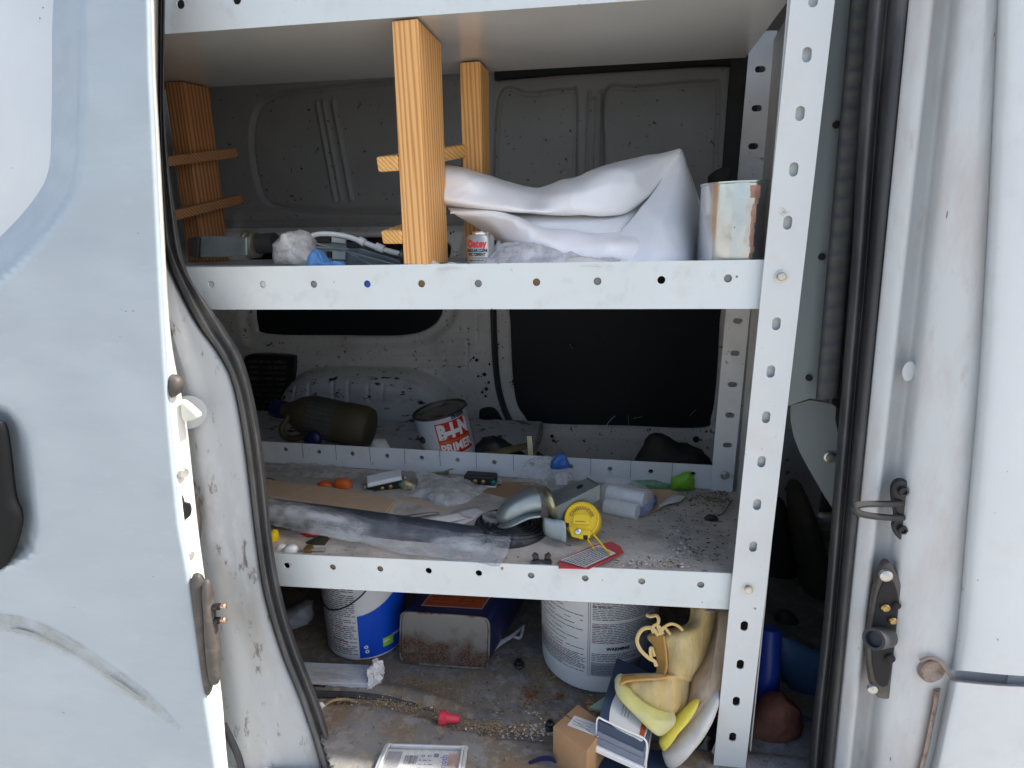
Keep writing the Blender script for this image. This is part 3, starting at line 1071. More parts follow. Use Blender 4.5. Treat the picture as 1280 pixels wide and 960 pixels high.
for x, y in ((1045, 156), (1027, 321), (1011, 472)):
    bm = BM()
    add_lathe(bm, [(.0045, 0), (.0045, .003)], Matrix.Translation(P(x, y, .0595)) @ Matrix.Rotation(R(90), 4, 'X'), 16)
    obj('punched_hole', bm, hole_dark, part_)
pts = [P(x, y, .075) for x, y in ((988, 507), (1012, 500), (1040, 505), (1060, 520), (1060, 700), (1044, 640), (1032, 622), (1012, 588), (1000, 566), (992, 545), (988, 525))]
gus = obj('gusset_panel', add_prism(BM(), pts, (0, .004, 0)), partition_mat, van, smooth=False)
bm = BM()
add_lathe(bm, [(.0085, 0), (.0085, .002), (.006, .003), (.0055, .007), (.002, .0075)], Matrix.Translation(P(1037, 571, .075)) @ Matrix.Rotation(R(90), 4, 'X'), 20)
obj('bolt', bm, steel_bolt, gus)
bm = add_prism(BM(), [P(x, y, .07) for x, y in ((1046, 510), (1056, 506), (1056, 560), (1049, 545), (1045, 525))], (0, .003, 0))
obj('gusset_slot', bm, hole_dark, gus)

# ---- open sliding door, outer skin nearest to us
DY = -.12
edge = [(187, -60), (189, 0), (190.5, 60), (191.5, 100), (194.5, 160), (197.5, 225), (201, 300), (205, 380), (209, 450), (214, 521), (220, 590), (227, 656), (238, 716), (248, 790), (259, 868), (273, 960), (292, 1080)]
innr = [(190, -60), (192, 0), (193.5, 60), (194.5, 100), (197.8, 160), (201.2, 225), (205, 300), (210.5, 395), (217, 450), (231, 521), (239, 590), (246, 656), (254, 716), (265, 790), (276, 868), (284, 960), (300, 1080)]
skin_h = lambda x, y: 0
door_poly = [(52, -80), (100, -80), (100, 40), (99, 150), (93, 225), (62, 280), (0, 345), (-60, 400), (-300, 480), (-300, -80)]
inner_poly = [(56, -80), (53, 0), (40, 150), (15, 330), (-60, 345), (-300, 380), (-300, -80)]
bowl = [(-40, 505), (0, 503), (22, 520), (36, 550), (44, 600), (47, 660), (40, 690), (12, 706), (-20, 712), (-60, 690), (-70, 600)]


def p2(poly, n=6):
    return np.array(smooth_loop(poly, n))


dpo, dpi, dbo = p2(door_poly), p2(inner_poly), p2(bowl)
crease = [(-60, 746), (0, 770), (60, 792), (130, 830), (190, 876), (235, 925), (262, 968)]
rows = []
ey = [e[1] for e in edge]
NR, NC = 150, 70
pxs = []
for j in range(NR + 1):
    y = -60 + (1080 + 60) * j / NR
    e = np.interp(y, ey, [q[0] for q in edge])
    pxs.append([(e - 520 * (1 - math.sin(math.pi / 2 * k / NC)), y) for k in range(NC + 1)])
flat = np.array([q for r_ in pxs for q in r_])
d1, d3 = sdf(flat, dpo), sdf(flat, dbo)
# recessed window pressing with a sloping border, and the handle bowl
rec = .075 * np.clip((d1 + 2) / 46, 0, 1) + .022 * sstep(d3 / 14)
E_ = np.array([np.interp(y, ey, [q[0] for q in edge]) for x, y in flat])
roll_ = .006 * np.clip(1 - (E_ - flat[:, 0]) / 7, 0, 1) ** 2
hh = (rec + roll_).reshape(NR + 1, NC + 1)
bm = BM()
add_grid(bm, [[P(x, y, DY + hh[j, i] + .0012 * noise.noise(Vector((x * .012, y * .012, 5)))) for i, (x, y) in enumerate(r_)] for j, r_ in enumerate(pxs)])
door = obj('sliding_door', bm, door_white_shaded, van, ang=0)
rows = []
for (x, y), (xi, yi) in zip(edge, innr):
    rows.append([(x, y, DY + .006), (x + (xi - x) * .3, y, DY + .014), (x + (xi - x) * .7, y, DY + .022), (xi, yi, DY + .030), (xi - 2.5, yi, DY + .034), (xi - 40, yi, DY + .036)])
obj('door_flange', patch(rows, 3, 4), mat('door flange paint', (.80, .79, .74), .5, var=.05, vscale=20), door, ang=0)
# handle
hp = [(-50, 530), (-6, 524), (4, 528), (9, 548), (14, 590), (18, 622), (25, 640), (26, 660), (18, 690), (6, 708), (-10, 712), (-60, 690)]
obj('door_handle', inflate(hp, DY - .002, .014, n=3, rings=5, center=(-20, 620), back=1.2), mat('matt black handle', (.008, .009, .010), .6, spec=.15), door, ang=0)
# scuff that curves down the door
def strip(path, wds, Y):
    bm = BM()
    pts = [Vector((x, y, w_)) for (x, y), w_ in zip(path, wds)]
    pts = crom(pts, 8)
    rows = []
    for i, p in enumerate(pts):
        t = (pts[min(i + 1, len(pts) - 1)] - pts[max(i - 1, 0)]).to_2d().normalized()
        n_ = Vector((-t.y, t.x))
        rows.append([P(p.x + n_.x * p.z * s, p.y + n_.y * p.z * s, Y) for s in (-1, 0, 1)])
    return add_grid(bm, rows)


obj('scuff_mark', strip([(-60, 760), (-20, 776), (30, 784), (80, 806), (130, 838), (180, 874), (225, 912)], [10, 11, 11, 10, 9, 8, 2], DY - .0022), scuff_mat, door)
obj('scratch', strip([(13, 786), (24, 789), (45, 794), (75, 808), (105, 825), (128, 840), (152, 856), (182, 876)], [.3, 2.6, 1.0, .5, .35, .5, 1.5, .3], DY - .0032), scratch_mat, door)
# fittings on the door edge
bm = inflate([(213, 470), (220, 469), (227, 475), (228, 486), (222, 494), (214, 495)], DY + .012, .010, n=3, rings=4)
obj('rubber_buffer', bm, taupe_plastic, door)
bm = BM()
add_prism(bm, [P(x, y, DY + .016) for x, y in ((224, 500), (233, 506), (246, 518), (247, 523), (240, 526), (229, 528), (226, 520))], (0, .012, 0))
obj('guide_pin', bm, mat('pale plastic', (.62, .62, .55), .5), door, bevel=.003)
bm = BM()
add_lathe(bm, [(.024, 0), (.024, .003), (.020, .004)], Matrix.Translation(P(235, 515, DY + .045)) @ Matrix.Rotation(R(90), 4, 'X') @ Matrix.Rotation(R(40), 4, 'Y'), 28)
obj('pin_washer', bm, jamb_paint, door)
for x, y in ((228, 591), (236, 694)):
    bm = BM()
    add_lathe(bm, [(.0075, -.004), (.0075, .003), (.005, .006)], Matrix.Translation(P(x, y, DY + .014)) @ Matrix.Rotation(R(90), 4, 'X') @ Matrix.Rotation(R(60), 4, 'Y'), 16)
    obj('bolt', bm, steel_bolt, door)
bm = add_prism(BM(), [P(x, y, DY + .012) for x, y in smooth_loop([(227, 618), (229, 628), (236, 630), (238, 638), (236, 646), (229, 650), (227, 640)], 2)], (0, .003, 0))
obj('latch_opening', bm, hole_dark, door)
bm = inflate([(243, 618), (249, 621), (248, 632), (251, 650), (250, 676), (246, 672), (244, 648), (243, 632)], DY + .038, .006, n=2, rings=3)
obj('latch_hook', bm, taupe_plastic, door)
bm = inflate([(240, 722), (246, 716), (252, 720), (258, 740), (262, 800), (266, 852), (263, 866), (258, 864), (250, 800), (244, 750)], DY + .004, .012, n=3, rings=5)
cb = obj('contact_block', bm, taupe_plastic, door, ang=0)
bm = inflate([(254, 728), (259, 724), (263, 730), (266, 752), (274, 800), (275, 846), (270, 856), (263, 850), (258, 800), (256, 752)], DY - .004, .010, n=3, rings=5)
obj('block_rib', bm, taupe_plastic, cb, ang=0)
for y in (759, 776):
    bm = BM()
    a, b = P(264, y, DY - .004), P(277, y - 1, DY - .006)
    add_lathe(bm, [(.005, 0), (.005, .014), (.0035, .014), (.0035, .019)], Matrix.Translation(a) @ frame_to(b - a, Vector((0, 0, 1))).to_4x4(), 14)
    o = obj('contact_pin', bm, black_plastic, cb)
    bm = BM()
    add_lathe(bm, [(.0034, .019), (.0034, .026), (.002, .027)], Matrix.Translation(a) @ frame_to(b - a, Vector((0, 0, 1))).to_4x4(), 14)
    obj('pin_tip', bm, copper, cb)

# ------------------------------------------------------------------ steel shelving
unit = thing('shelving_unit', 'white steel shelving unit with perforated uprights bolted up inside the van door', 'shelving', (-.5, .2, FZ))


def lip(name, a_px, b_px, a_bot, b_bot, Y, holes, parent, m, ext=.25, hr=.0051, t=.0018):
    A, B = P(*a_bot, Y), P(*b_bot, Y)
    h = ((P(*a_px, Y) - A).length + (P(*b_px, Y) - B).length) / 2
    u = (B - A).normalized()
    A = A - u * ext
    L = (B - A).length
    v = Vector((0, 0, 1))
    v = (v - u * u.dot(v)).normalized()
    hs = []
    for q in holes:
        d = P(q[0], q[1], Y) - A
        hs.append((d.dot(u), d.dot(v), hr, hr))
    s = hs[0][0]
    step = hs[1][0] - hs[0][0]
    hs = [q for q in hs]
    e = s - step
    while e > .03:
        hs.append((e, hs[0][1], hr, hr))
        e -= step
    return obj(name, holed_strip(A, u, v, L, h, hs, t), m, parent, smooth=False), A, u, v, L, h, hs


def sheet(name, parent, m, pts, t=.002):
    bm = BM()
    add_prism(bm, pts, (0, 0, -t))
    return obj(name, bm, m, parent, smooth=False)


D_BACK = .375
# middle shelf
midh = [(264.4, 355.6), (328.4, 355.6), (392.2, 355.3), (459, 355), (526.9, 354.7), (597.8, 354.4), (670.6, 352.8), (746.9, 351.6), (826.7, 350), (910, 348.1)]
tr = BM()
A, B = P(235, 335, .004), P(953, 330, .004)
u = (B - A).normalized()
A2, B2 = A - u * .25, B + u * .03
add_prism(tr, [A2 + Vector((0, .003, -.001)), B2 + Vector((0, .003, -.001)), B2 + Vector((0, .37, .0)), A2 + Vector((0, .37, .0))], (0, 0, -.002))
mid = obj('middle_shelf', tr, shelf_white, unit, smooth=False)
lp = lip('front_lip', (235, 335.5), (953, 330.5), (265, 387), (953, 386), .004, midh, mid, shelf_white)
fill = [plug_white, plug_white, plug_grey, plug_blue, plug_brown, plug_grey, plug_brown, plug_grey, None, plug_grey]


def plugs(lp, holes, fills, Y, parent):
    for (x, y), f in zip(holes, fills):
        if f:
            bm = BM()
            c = P(x, y, Y) + Vector((0, .0042, 0))
            add_lathe(bm, [(.0062, 0), (.0062, -.0008), (.003, -.0014)], Matrix.Translation(c) @ Matrix.Rotation(R(-90), 4, 'X'), 14)
            obj('hole_plug', bm, f, parent)


plugs(lp, midh, fill, .004, mid)
MA, MU = A.copy(), u.copy()
MZ = lambda x, y=0: MA.z + MU.z / MU.x * (x - MA.x)          # height of the middle shelf at x
# lower shelf
lowh = [(358.5, 707), (416, 709), (475.2, 711.2), (535.8, 713.5), (598.5, 716.5), (663.8, 719.5), (731.5, 723), (802.2, 726.8), (876, 731.2)]
blh = [(357.2, 561.8), (398.8, 564.8), (440.5, 567.2), (483.8, 569.8), (527.2, 572), (572.1, 575), (618, 577.8), (665, 580.6), (713.8, 583.2), (762.5, 586.2), (813.5, 589.5), (866.3, 592.5)]
A, B = P(345, 694, .004), P(917, 716, .004)
uL = (B - A).normalized()
A2, B2 = A - uL * .35, B + uL * .03
bl_a, bl_b = P(328, 579, D_BACK), P(914, 613, D_BACK)
ub = (bl_b - bl_a).normalized()
bm = BM()
add_prism(bm, [A2 + Vector((0, .003, -.001)), B2 + Vector((0, .003, -.001)), bl_b + ub * .03, bl_a - ub * .2], (0, 0, -.002))
low = obj('lower_shelf', bm, dusty_tray, unit, smooth=False)
lip('front_lip', (345, 693.7), (917, 715.5), (350, 732.5), (913, 762), .004, lowh, low, shelf_white, ext=.35)
plugs(None, lowh, [None, plug_brown, plug_brown, None, None, plug_grey, plug_grey, plug_tan, plug_grey], .004, low)
blip = lip('back_lip', (328, 551), (914, 584), (328, 578), (914, 612.5), D_BACK, blh, low, shelf_scratched, ext=.2, hr=.0048)
for k in range(len(blh) - 1):                     # bend notches scored between the holes
    x = (blh[k][0] + blh[k + 1][0]) / 2
    y = (blh[k][1] + blh[k + 1][1]) / 2
    a, b = P(x, y - 12, D_BACK - .0003), P(x + .5, y + 9, D_BACK - .0003)
    bm = BM()
    add_box(bm, (a + b) / 2, (.0009, .0008, (a - b).length))
    obj('score_mark', bm, print_grey, low)


LA = A.copy()


def LZs(x, y):               # height of the lower tray at x, y
    t = (y - .004) / (D_BACK - .004)
    zf = LA.z + uL.z / uL.x * (x - LA.x)
    zb = bl_a.z + ub.z / ub.x * (x - bl_a.x)
    return zf + (zb - zf) * t


# upper shelf, lip turned up
A3, B3 = P(203, 43, .004), P(960, 1, .004)
B3.z = A3.z + .002
u3 = (B3 - A3).normalized()
UZ = A3.z
Aa = A3 - u3 * .25
bm = BM()
add_prism(bm, [Aa, B3 + u3 * .03, B3 + u3 * .03 + Vector((0, .275, 0)), Aa + Vector((0, .275, 0))], (0, 0, .002))
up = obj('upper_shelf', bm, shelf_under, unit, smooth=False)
hx = [P(226, 3, .004).x + k * .0815 for k in range(-2, 11)]
bm = holed_strip(Aa + Vector((0, -.001, 0)), u3, Vector((0, 0, 1)), (B3 - Aa).length, .058, [((x - Aa.x), .034, .0058, .0058) for x in hx if .03 < x - Aa.x < (B3 - Aa).length - .03], .0018)
obj('front_lip', bm, shelf_white, up, smooth=False)

# uprights
fph = [(1016, 0), (1008, 69), (999.5, 142.2), (991.6, 211.9), (984, 278.4), (970, 404.4), (963, 464), (957.2, 521), (951.5, 576.5), (946, 630), (941, 682.5), (930, 781.5), (925, 829.5), (920, 875.5), (915.5, 920)]


def upright(l_top, l_bot, r_top, r_bot, Y, holes, ru, rv, depth, m, side=1):
    T, Bt = P(*l_top, Y), P(*l_bot, Y)
    wd_ = ((P(*r_top, Y) - T).dot(Vector((1, 0, 0))) + (P(*r_bot, Y) - Bt).dot(Vector((1, 0, 0)))) / 2
    v = (Bt - T).normalized()
    u = Vector((1, 0, 0))
    u = (u - v * v.dot(u)).normalized()
    L = (Bt - T).length
    # strip runs downwards: u-axis = down, v-axis = right
    hs = []
    for q in holes:
        d = P(q[0], q[1], Y) - T
        hs.append((d.dot(v), d.dot(u), rv, ru))
    bm = holed_strip(T, v, u, L, wd_, hs, -.0022)
    o = obj('upright', bm, m, unit, smooth=False)
    bm = BM()
    e = T + u * (wd_ - .001 if side > 0 else .001)
    add_prism(bm, [e, e + v * L, e + v * L + Vector((0, depth, 0)), e + Vector((0, depth, 0))], (-.002 * side, 0, 0))
    obj('side_flange', bm, m, o, smooth=False)
    return o, T, v, u, wd_, L


fp, T, v_, u_, wd_, L_ = upright((992, -40), (887, 1000), (1045.5, -40), (928, 1000), -.003, fph, .0052, .0082, .045, post_white)
bm = BM()
add_box(bm, T + v_ * (L_ * .33) + u_ * (wd_ * .42) + Vector((0, .0065, 0)), (wd_ * .7, .0015, L_ * .66))
obj('backing_strip', bm, shelf_white, fp, smooth=False)
bph = [(950, 86.9), (945.6, 135.6), (941.3, 183), (937.5, 229), (933.5, 274), (929.6, 318), (925.7, 360), (921.9, 401), (918.4, 441.3), (915.3, 480.3), (912, 518.5), (909, 556)]
bp, *_ = upright((938, 40), (862, 900), (970, 40), (888, 900), D_BACK - .006, bph, .0086, .0052, .03, shelf_scratched)


def bolt(x, y, Y, r, parent, m=steel_bolt):
    bm = BM()
    M = Matrix.Translation(P(x, y, Y)) @ Matrix.Rotation(R(90), 4, 'X')
    add_lathe(bm, [(r * 1.5, 0), (r * 1.5, .0015), (r * 1.1, .002)], M, 20)
    add_lathe(bm, [(r, .002), (r, .006), (r * .8, .007)], M @ Matrix.Rotation(.4, 4, 'Z'), 6)
    obj('bolt', bm, m, parent, smooth=False)


bolt(976, 345.5, -.004, .0058, fp)
bolt(935, 734.8, -.004, .0058, fp)
bolt(906, 594, D_BACK - .010, .0060, bp)
# end sheet between the uprights
xr = P(935, 400, D_BACK - .006).x + .004
bm = add_prism(BM(), [Vector((.0195, .014, FZ + .02)), Vector((xr, D_BACK - .008, FZ + .02)), Vector((xr, D_BACK - .008, UZ + .05)), Vector((.0195, .014, UZ + .05))], (.0015, 0, 0))
obj('end_panel', bm, mat('end panel dusty paint', (.50, .49, .46), .6, var=.12, vscale=9, dirt=[((.25, .22, .19), 20, .5, .55, .7)]), unit, smooth=False)
# far left uprights, behind the door
bm = BM()
box_between(bm, (-1.14, .0, FZ), (-1.10, .0022, UZ + .1))
box_between(bm, (-1.14, .37, FZ), (-1.10, .372, UZ + .1))
obj('upright', bm, post_white, unit, smooth=False)

# ------------------------------------------------------------------ lumber frames on the middle shelf
def board(bm, p0, p1, wd, th, up=Vector((0, 0, 1))):
    d = (p1 - p0)
    x = d.normalized()
    z = (up - x * x.dot(up)).normalized()
    y = z.cross(x)
    return add_box(bm, (p0 + p1) / 2, (d.length, wd, th), Matrix((x, y, z)).transposed())


top = UZ - .001
f1 = thing('lumber_frame', 'pale new pine frame of two posts with sloping cleats standing mid shelf', 'wooden frame', (-.47, .13, MZ(-.47)), 'lumber frames wedged between the middle and upper shelf')
zb = MZ(-.48)
bm = BM()
add_prism(bm, [Vector((x, y, zb + .0015)) for x, y in ((-.4985, .006), (-.463, .003), (-.4605, .104), (-.496, .107))], (0, 0, top - zb - .002))
obj('post', bm, wood_new, f1, smooth=False, bevel=.0022)
bm = BM()
add_prism(bm, [Vector((x, y, zb + .0015)) for x, y in ((-.4590, .205), (-.4255, .203), (-.4235, .262), (-.457, .264))], (0, 0, top - zb - .002))
obj('post', bm, wood_new, f1, smooth=False, bevel=.0022)
bm = BM()
board(bm, P(484, 205, .010), P(590, 186, .262), .034, .0195)
obj('cleat', bm, wood_x, f1, smooth=False, bevel=.003)
bm = BM()
board(bm, P(489, 297, .010), P(545, 276, .12), .034, .0185)
obj('cleat', bm, wood_x, f1, smooth=False, bevel=.003)

f2 = thing('lumber_frame', 'dark aged pine post with two sloping cleats at left end of middle shelf', 'wooden frame', (-.95, .25, MZ(-.95)), 'lumber frames wedged between the middle and upper shelf')
zb = MZ(-.95)
bm = BM()
a, b, c = PZ(205, 102, top), PZ(227, 101, top), PZ(262, 109, top)
add_prism(bm, [Vector((q.x, q.y, zb + .0015)) for q in (a, b, c, a + (c - b))], (0, 0, top - zb - .002))
obj('post', bm, wood_old, f2, smooth=False, bevel=.002)
for (x0, y0, x1, y1) in ((200, 203, 293, 191), (205, 272, 300, 249)):
    dv = (c - b).normalized()
    nv_ = Vector((dv.y, -dv.x, 0)).normalized()
    pp = []
    for x, y in ((x0, y0), (x1, y1)):
        d = ray(x, y)
        pp.append(CAM + d * ((b + nv_ * .0095 - CAM).dot(nv_) / d.dot(nv_)))
    bm = BM()
    board(bm, pp[0], pp[1], .018, .0165)
    obj('cleat', bm, wood_old_x, f2, smooth=False, bevel=.0018)

# ------------------------------------------------------------------ things on the middle shelf
def at_shelf(x, Y):           # point of the middle shelf below pixel column x at depth Y
    p = P(x, 333, Y)
    return Vector((p.x, Y, MZ(p.x)))


# square coupling with collar
S0 = thing('steel_coupling', 'dull galvanized square coupling with round collar lying by the dark lumber post', 'steel coupling', at_shelf(285, .13), 'galvanized couplings')
bm = add_prism(BM(), [P(x, y, .11) for x, y in ((250, 295), (309, 296), (309, 320), (249, 322))], (0, .05, 0))
obj('square_tube', bm, galv, S0, smooth=False, bevel=.003)
bm = add_prism(BM(), [P(x, y, .111) for x, y in ((233, 298), (249, 295), (248, 323), (236, 321))], (0, .046, 0))
obj('end_cap', bm, cab_dark, S0, smooth=False, bevel=.003)
ca = P(308, 306, .135)
cd_ = (P(334, 304, .135) - ca).normalized()
s = mpp(310, 305, .135)
bm = BM()
add_lathe(bm, [(15 * s, 0), (17.5 * s, 2 * s), (17.5 * s, 5 * s), (15.5 * s, 7 * s), (15.5 * s, 9 * s), (17 * s, 10 * s), (17 * s, 14 * s), (13 * s, 17 * s)], Matrix.Translation(ca) @ frame_to(cd_, Vector((0, 0, 1))).to_4x4(), 32)
obj('collar', bm, zinc_yellow, S0)
bm = BM()
add_lathe(bm, [(13 * s, 16 * s), (12 * s, 22 * s), (12 * s, 40 * s)], Matrix.Translation(ca) @ frame_to(cd_, Vector((0, 0, 1))).to_4x4(), 24)
obj('sleeve', bm, cab_dark, S0)

tag(obj('crumpled_bag', inflate([(345, 331), (346, 312), (350, 300), (357, 291), (364, 291), (372, 288), (382, 292), (392, 303), (397, 320), (398, 331), (384, 333), (365, 332)], .10, .028, n=2, rings=7, crumple=.006, cs=55), milk_film),
    'milky crumpled plastic bag standing on middle shelf next to blue printed wrapper', 'plastic bag')
tag(obj('printed_wrapper', inflate([(384, 336), (384, 322), (390, 315), (397, 311), (404, 316), (408, 325), (416, 330), (421, 327), (430, 328), (433, 336), (420, 338), (400, 338)], .035, .012, n=2, rings=5, crumple=.004, cs=80), lightblue_film),
    'crumpled blue and white printed wrapper at front edge of middle shelf', 'wrapper')
# steel box plates with flex cable
SB = thing('junction_box', 'grey galvanized electrical box parts with slotted plates left of the pine post', 'electrical box', at_shelf(450, .09))
bm = add_prism(BM(), [P(x, y, .11) for x, y in ((393, 303), (430, 303), (470, 316), (500, 325), (505, 337), (420, 337), (400, 330))], (0, .07, 0))
obj('box_body', bm, galv_dark, SB, smooth=False, bevel=.002)
bm = patch([[(434, 313, .10), (455, 318, .095), (480, 325, .085), (503, 333, .08)], [(432, 327, .085), (452, 329, .08), (480, 333, .07), (503, 336, .07)], [(431, 338, .06), (452, 338.5, .055), (480, 338.5, .055), (503, 338.5, .06)]], 3, 3)
obj('cover_plate', bm, mat('slate steel plate', (.17, .21, .22), .45, metal=.5, var=.15, vscale=30), SB, solid=.002)
bm = BM()
for a, b in (((395, 304), (503, 333)), ((394, 309), (436, 311)), ((446, 322), (470, 334)), ((436, 316), (448, 322))):
    pa, pb = P(*a, .078), P(*b, .070)
    add_tube(bm, [pa, pb], .0011, 6, 1)
obj('edge_trim', bm, galv, SB)
for a, b, c_, d_ in ((396, 296, 413, 303), (433, 304, 448, 310), (408, 314, 414, 322)):
    bm = add_prism(BM(), [P(x, y, .106) for x, y in ((a, b), (c_, b + 1), (c_, d_), (a, d_))], (0, .003, 0))
    obj('knockout_slot', bm, hole_dark, SB, smooth=False)
bm = add_prism(BM(), [P(x, y, .104) for x, y in ((414, 296), (432, 299), (432, 305), (414, 303))], (0, .006, 0))
obj('bracket', bm, galv, SB, smooth=False, bevel=.001)
bm = add_prism(BM(), [P(x, y, .10) for x, y in ((415, 313), (432, 315), (432, 325), (415, 324))], (0, .006, 0))
obj('bracket', bm, galv, SB, smooth=False, bevel=.001)
CB = thing('cable', 'white plastic cable arching over the galvanized box parts', 'cable', at_shelf(440, .12))
bm = BM()
add_tube(bm, [P(x, y, .115) for x, y in ((388, 296), (397, 293), (410, 292.5), (430, 295), (450, 301), (470, 309), (487, 314), (503, 318))], .0042, 8, 6)
obj('cable_jacket', bm, white_plastic, CB)
for x0, y0, x1, y1 in ((449, 300, 456, 304), (470, 308, 480, 312)):
    bm = BM()
    add_tube(bm, [P(x0, y0, .115), P(x1, y1, .115)], .0066, 10, 1)
    obj('cable_clip', bm, white_plastic, CB)
bm = inflate([(498, 319), (503, 311), (507, 318), (504, 322)], .10, .006, n=1, rings=3, crumple=.002, cs=200)
obj('cable_end', bm, galv, CB)

tag(obj('paper_scrap', patch([[(534, 327, .03), (540, 325, .028), (552, 330, .022), (566, 328, .02), (580, 333, .018)], [(534, 333, .012), (545, 336, .004), (556, 337, .0), (568, 335, .002), (583, 336.5, .004)]], 4, 4, .001, 120), paper, solid=.0008),
    'dirty curled paper scrap at foot of the pale pine post', 'paper scrap')

# small cement can
OC = at_shelf(600, .055)
OC.x = P(600, 333, .055).x
ccan = thing('cement_can', 'small silver cement can with red lettering beside the pale pine post', 'can', OC)
s = mpp(600, 320, .055)
rC = 17.5 * s
M = Matrix.Translation(OC + Vector((0, rC * .3, .0015)))
hC = 36 * s
bm = BM()
add_lathe(bm, [(rC * .98, 0), (rC * 1.02, .001), (rC, .003), (rC, hC * .86), (rC * .86, hC * .95), (rC * .62, hC * .97)], M, 40)
obj('can_body', bm, mat('silver can paint', (.36, .37, .36), .32, metal=.6, var=.06, vscale=30), ccan)
bm = BM()
add_lathe(bm, [(rC * .62, hC * .96), (rC * .64, hC * 1.03), (rC * .58, hC * 1.07), (rC * .5, hC * 1.05)], M, 32)
obj('can_cap', bm, tin, ccan)
fm = cyl_map(M, rC, R(-6))
bm = BM()
add_text(bm, 'Oatey', 12.5 * s, fm, 0, hC * .66, .0006, .8)
obj('red_lettering', bm, label_red, ccan, smooth=False)
bm = BM()
add_text(bm, 'REGULAR CLEAR', 4.6 * s, fm, 0, hC * .44, .0002, .82)
add_text(bm, 'PVC CEMENT', 4.6 * s, fm, 0, hC * .31, .0002, .82)
add_print(bm, fm, -rC * .6, hC * .06, rC * .6, hC * .14, 1.6 * s, random.Random(1))
obj('black_lettering', bm, print_black, ccan, smooth=False)
bm = BM()
add_quad_uv(bm, fm, -rC * .75, hC * .16, rC * .75, hC * .22, 8)
obj('tan_stripe', bm, plug_tan, ccan, smooth=False)

# folded white sheet
vs_t = thing('vinyl_sheet', 'large folded white vinyl sheet rolled up on the middle shelf', 'vinyl sheet', at_shelf(740, .12))
# top fold: silhouette at the back, belly towards us, lower edge tucked in
bm = patch([
    [(556, 206, .20), (580, 211, .20), (612, 221, .20), (645, 231, .20), (673, 236, .20), (700, 227, .20), (724, 222, .20), (757, 207, .21), (800, 197, .22), (828, 193, .22), (850, 188, .22)],
    [(556, 214, .12), (580, 219, .12), (612, 229, .14), (645, 239, .145), (673, 245, .165), (700, 238, .15), (724, 232, .145), (757, 219, .15), (800, 207, .18), (828, 200, .20), (851, 191, .218)],
    [(556, 236, .105), (580, 240, .105), (612, 247, .108), (645, 253, .112), (673, 256, .135), (700, 253, .12), (724, 250, .118), (757, 243, .13), (792, 232, .15), (822, 217, .19), (849, 196, .214)],
    [(556, 254, .095), (580, 257, .095), (612, 261, .10), (645, 265, .105), (673, 267, .11), (700, 268, .12), (724, 268, .12), (757, 268, .13), (788, 262, .15), (818, 238, .19), (846, 204, .212)],
    [(556, 259, .14), (580, 261, .15), (612, 264, .155), (645, 267, .16), (673, 269, .165), (700, 270, .17), (724, 270, .17), (757, 270, .175), (786, 266, .18), (816, 244, .20), (843, 210, .215)],
], 10, 9, .0006, 22, crease=.006, ks=9)
obj('top_fold', bm, vinyl, vs_t, solid=.0012, ang=0)
# hollow behind it
bm = patch([
    [(560, 256, .16), (612, 262, .165), (673, 266, .17), (724, 266, .175), (770, 266, .18), (812, 240, .215), (840, 208, .222)],
    [(600, 272, .125), (640, 276, .12), (690, 280, .118), (730, 281, .118), (775, 279, .125), (806, 262, .19), (830, 236, .215)],
    [(640, 294, .115), (665, 296, .11), (700, 298, .105), (735, 300, .10), (768, 300, .10), (790, 290, .14), (812, 270, .19)],
], 6, 6)
obj('inner_fold', bm, vinyl, vs_t, solid=.0012, ang=0)
# lower layer with the rolled hem
bm = patch([
    [(560, 262, .125), (590, 263, .12), (622, 264, .118), (650, 274, .11), (680, 288, .10), (712, 289, .10), (742, 294, .105), (772, 291, .12), (800, 278, .16)],
    [(568, 268, .105), (597, 269, .10), (628, 271, .098), (654, 283, .085), (682, 293, .075), (712, 294, .075), (742, 299, .078), (772, 299, .09), (800, 288, .12)],
    [(590, 281, .13), (612, 284, .11), (636, 292, .095), (658, 300, .075), (684, 302, .055), (712, 304, .055), (742, 307, .055), (772, 305, .06), (800, 302, .08)],
    [(612, 296, .15), (634, 302, .11), (652, 308, .09), (672, 313, .07), (694, 315, .05), (716, 318, .045), (745, 321, .045), (775, 318, .05), (802, 314, .07)],
    [(640, 310, .16), (655, 315, .12), (670, 320, .10), (690, 325, .08), (706, 328, .06), (725, 330, .05), (752, 332, .045), (780, 331, .05), (805, 330, .065)],
], 9, 8, .0004, 25, crease=.006, ks=10)
obj('lower_fold', bm, vinyl, vs_t, solid=.0014, ang=0)
# standing right flap
bm = patch([
    [(850, 187, .222), (850.5, 187.5, .221), (851, 188, .220), (852, 188.5, .221), (853, 190, .225)],
    [(823, 232, .190), (834, 228, .175), (846, 226, .168), (858, 226, .180), (866, 232, .21)],
    [(797, 266, .150), (815, 262, .135), (836, 260, .125), (858, 260, .145), (876, 268, .20)],
    [(770, 298, .095), (795, 298, .085), (825, 296, .080), (856, 294, .105), (885.5, 292, .19)],
    [(768, 318, .060), (795, 320, .055), (824, 318, .055), (856, 318, .085), (882, 314, .17)],
    [(775, 331, .05), (800, 331, .045), (826, 331, .05), (855, 330, .08), (877, 328, .15)],
], 9, 8, .0004, 25, crease=.004, ks=8)
obj('right_flap', bm, vinyl, vs_t, solid=.0014, ang=0)
bm = patch([[(850, 188, .224), (862, 215, .25), (874, 250, .27), (886, 291, .20)], [(850, 230, .27), (850, 250, .30), (850, 280, .31), (880, 300, .22)], [(800, 300, .25), (820, 310, .28), (840, 320, .28), (877, 327, .16)]], 4, 4)
obj('back_flap', bm, vinyl, vs_t, solid=.0014, ang=0)
bm = BM()
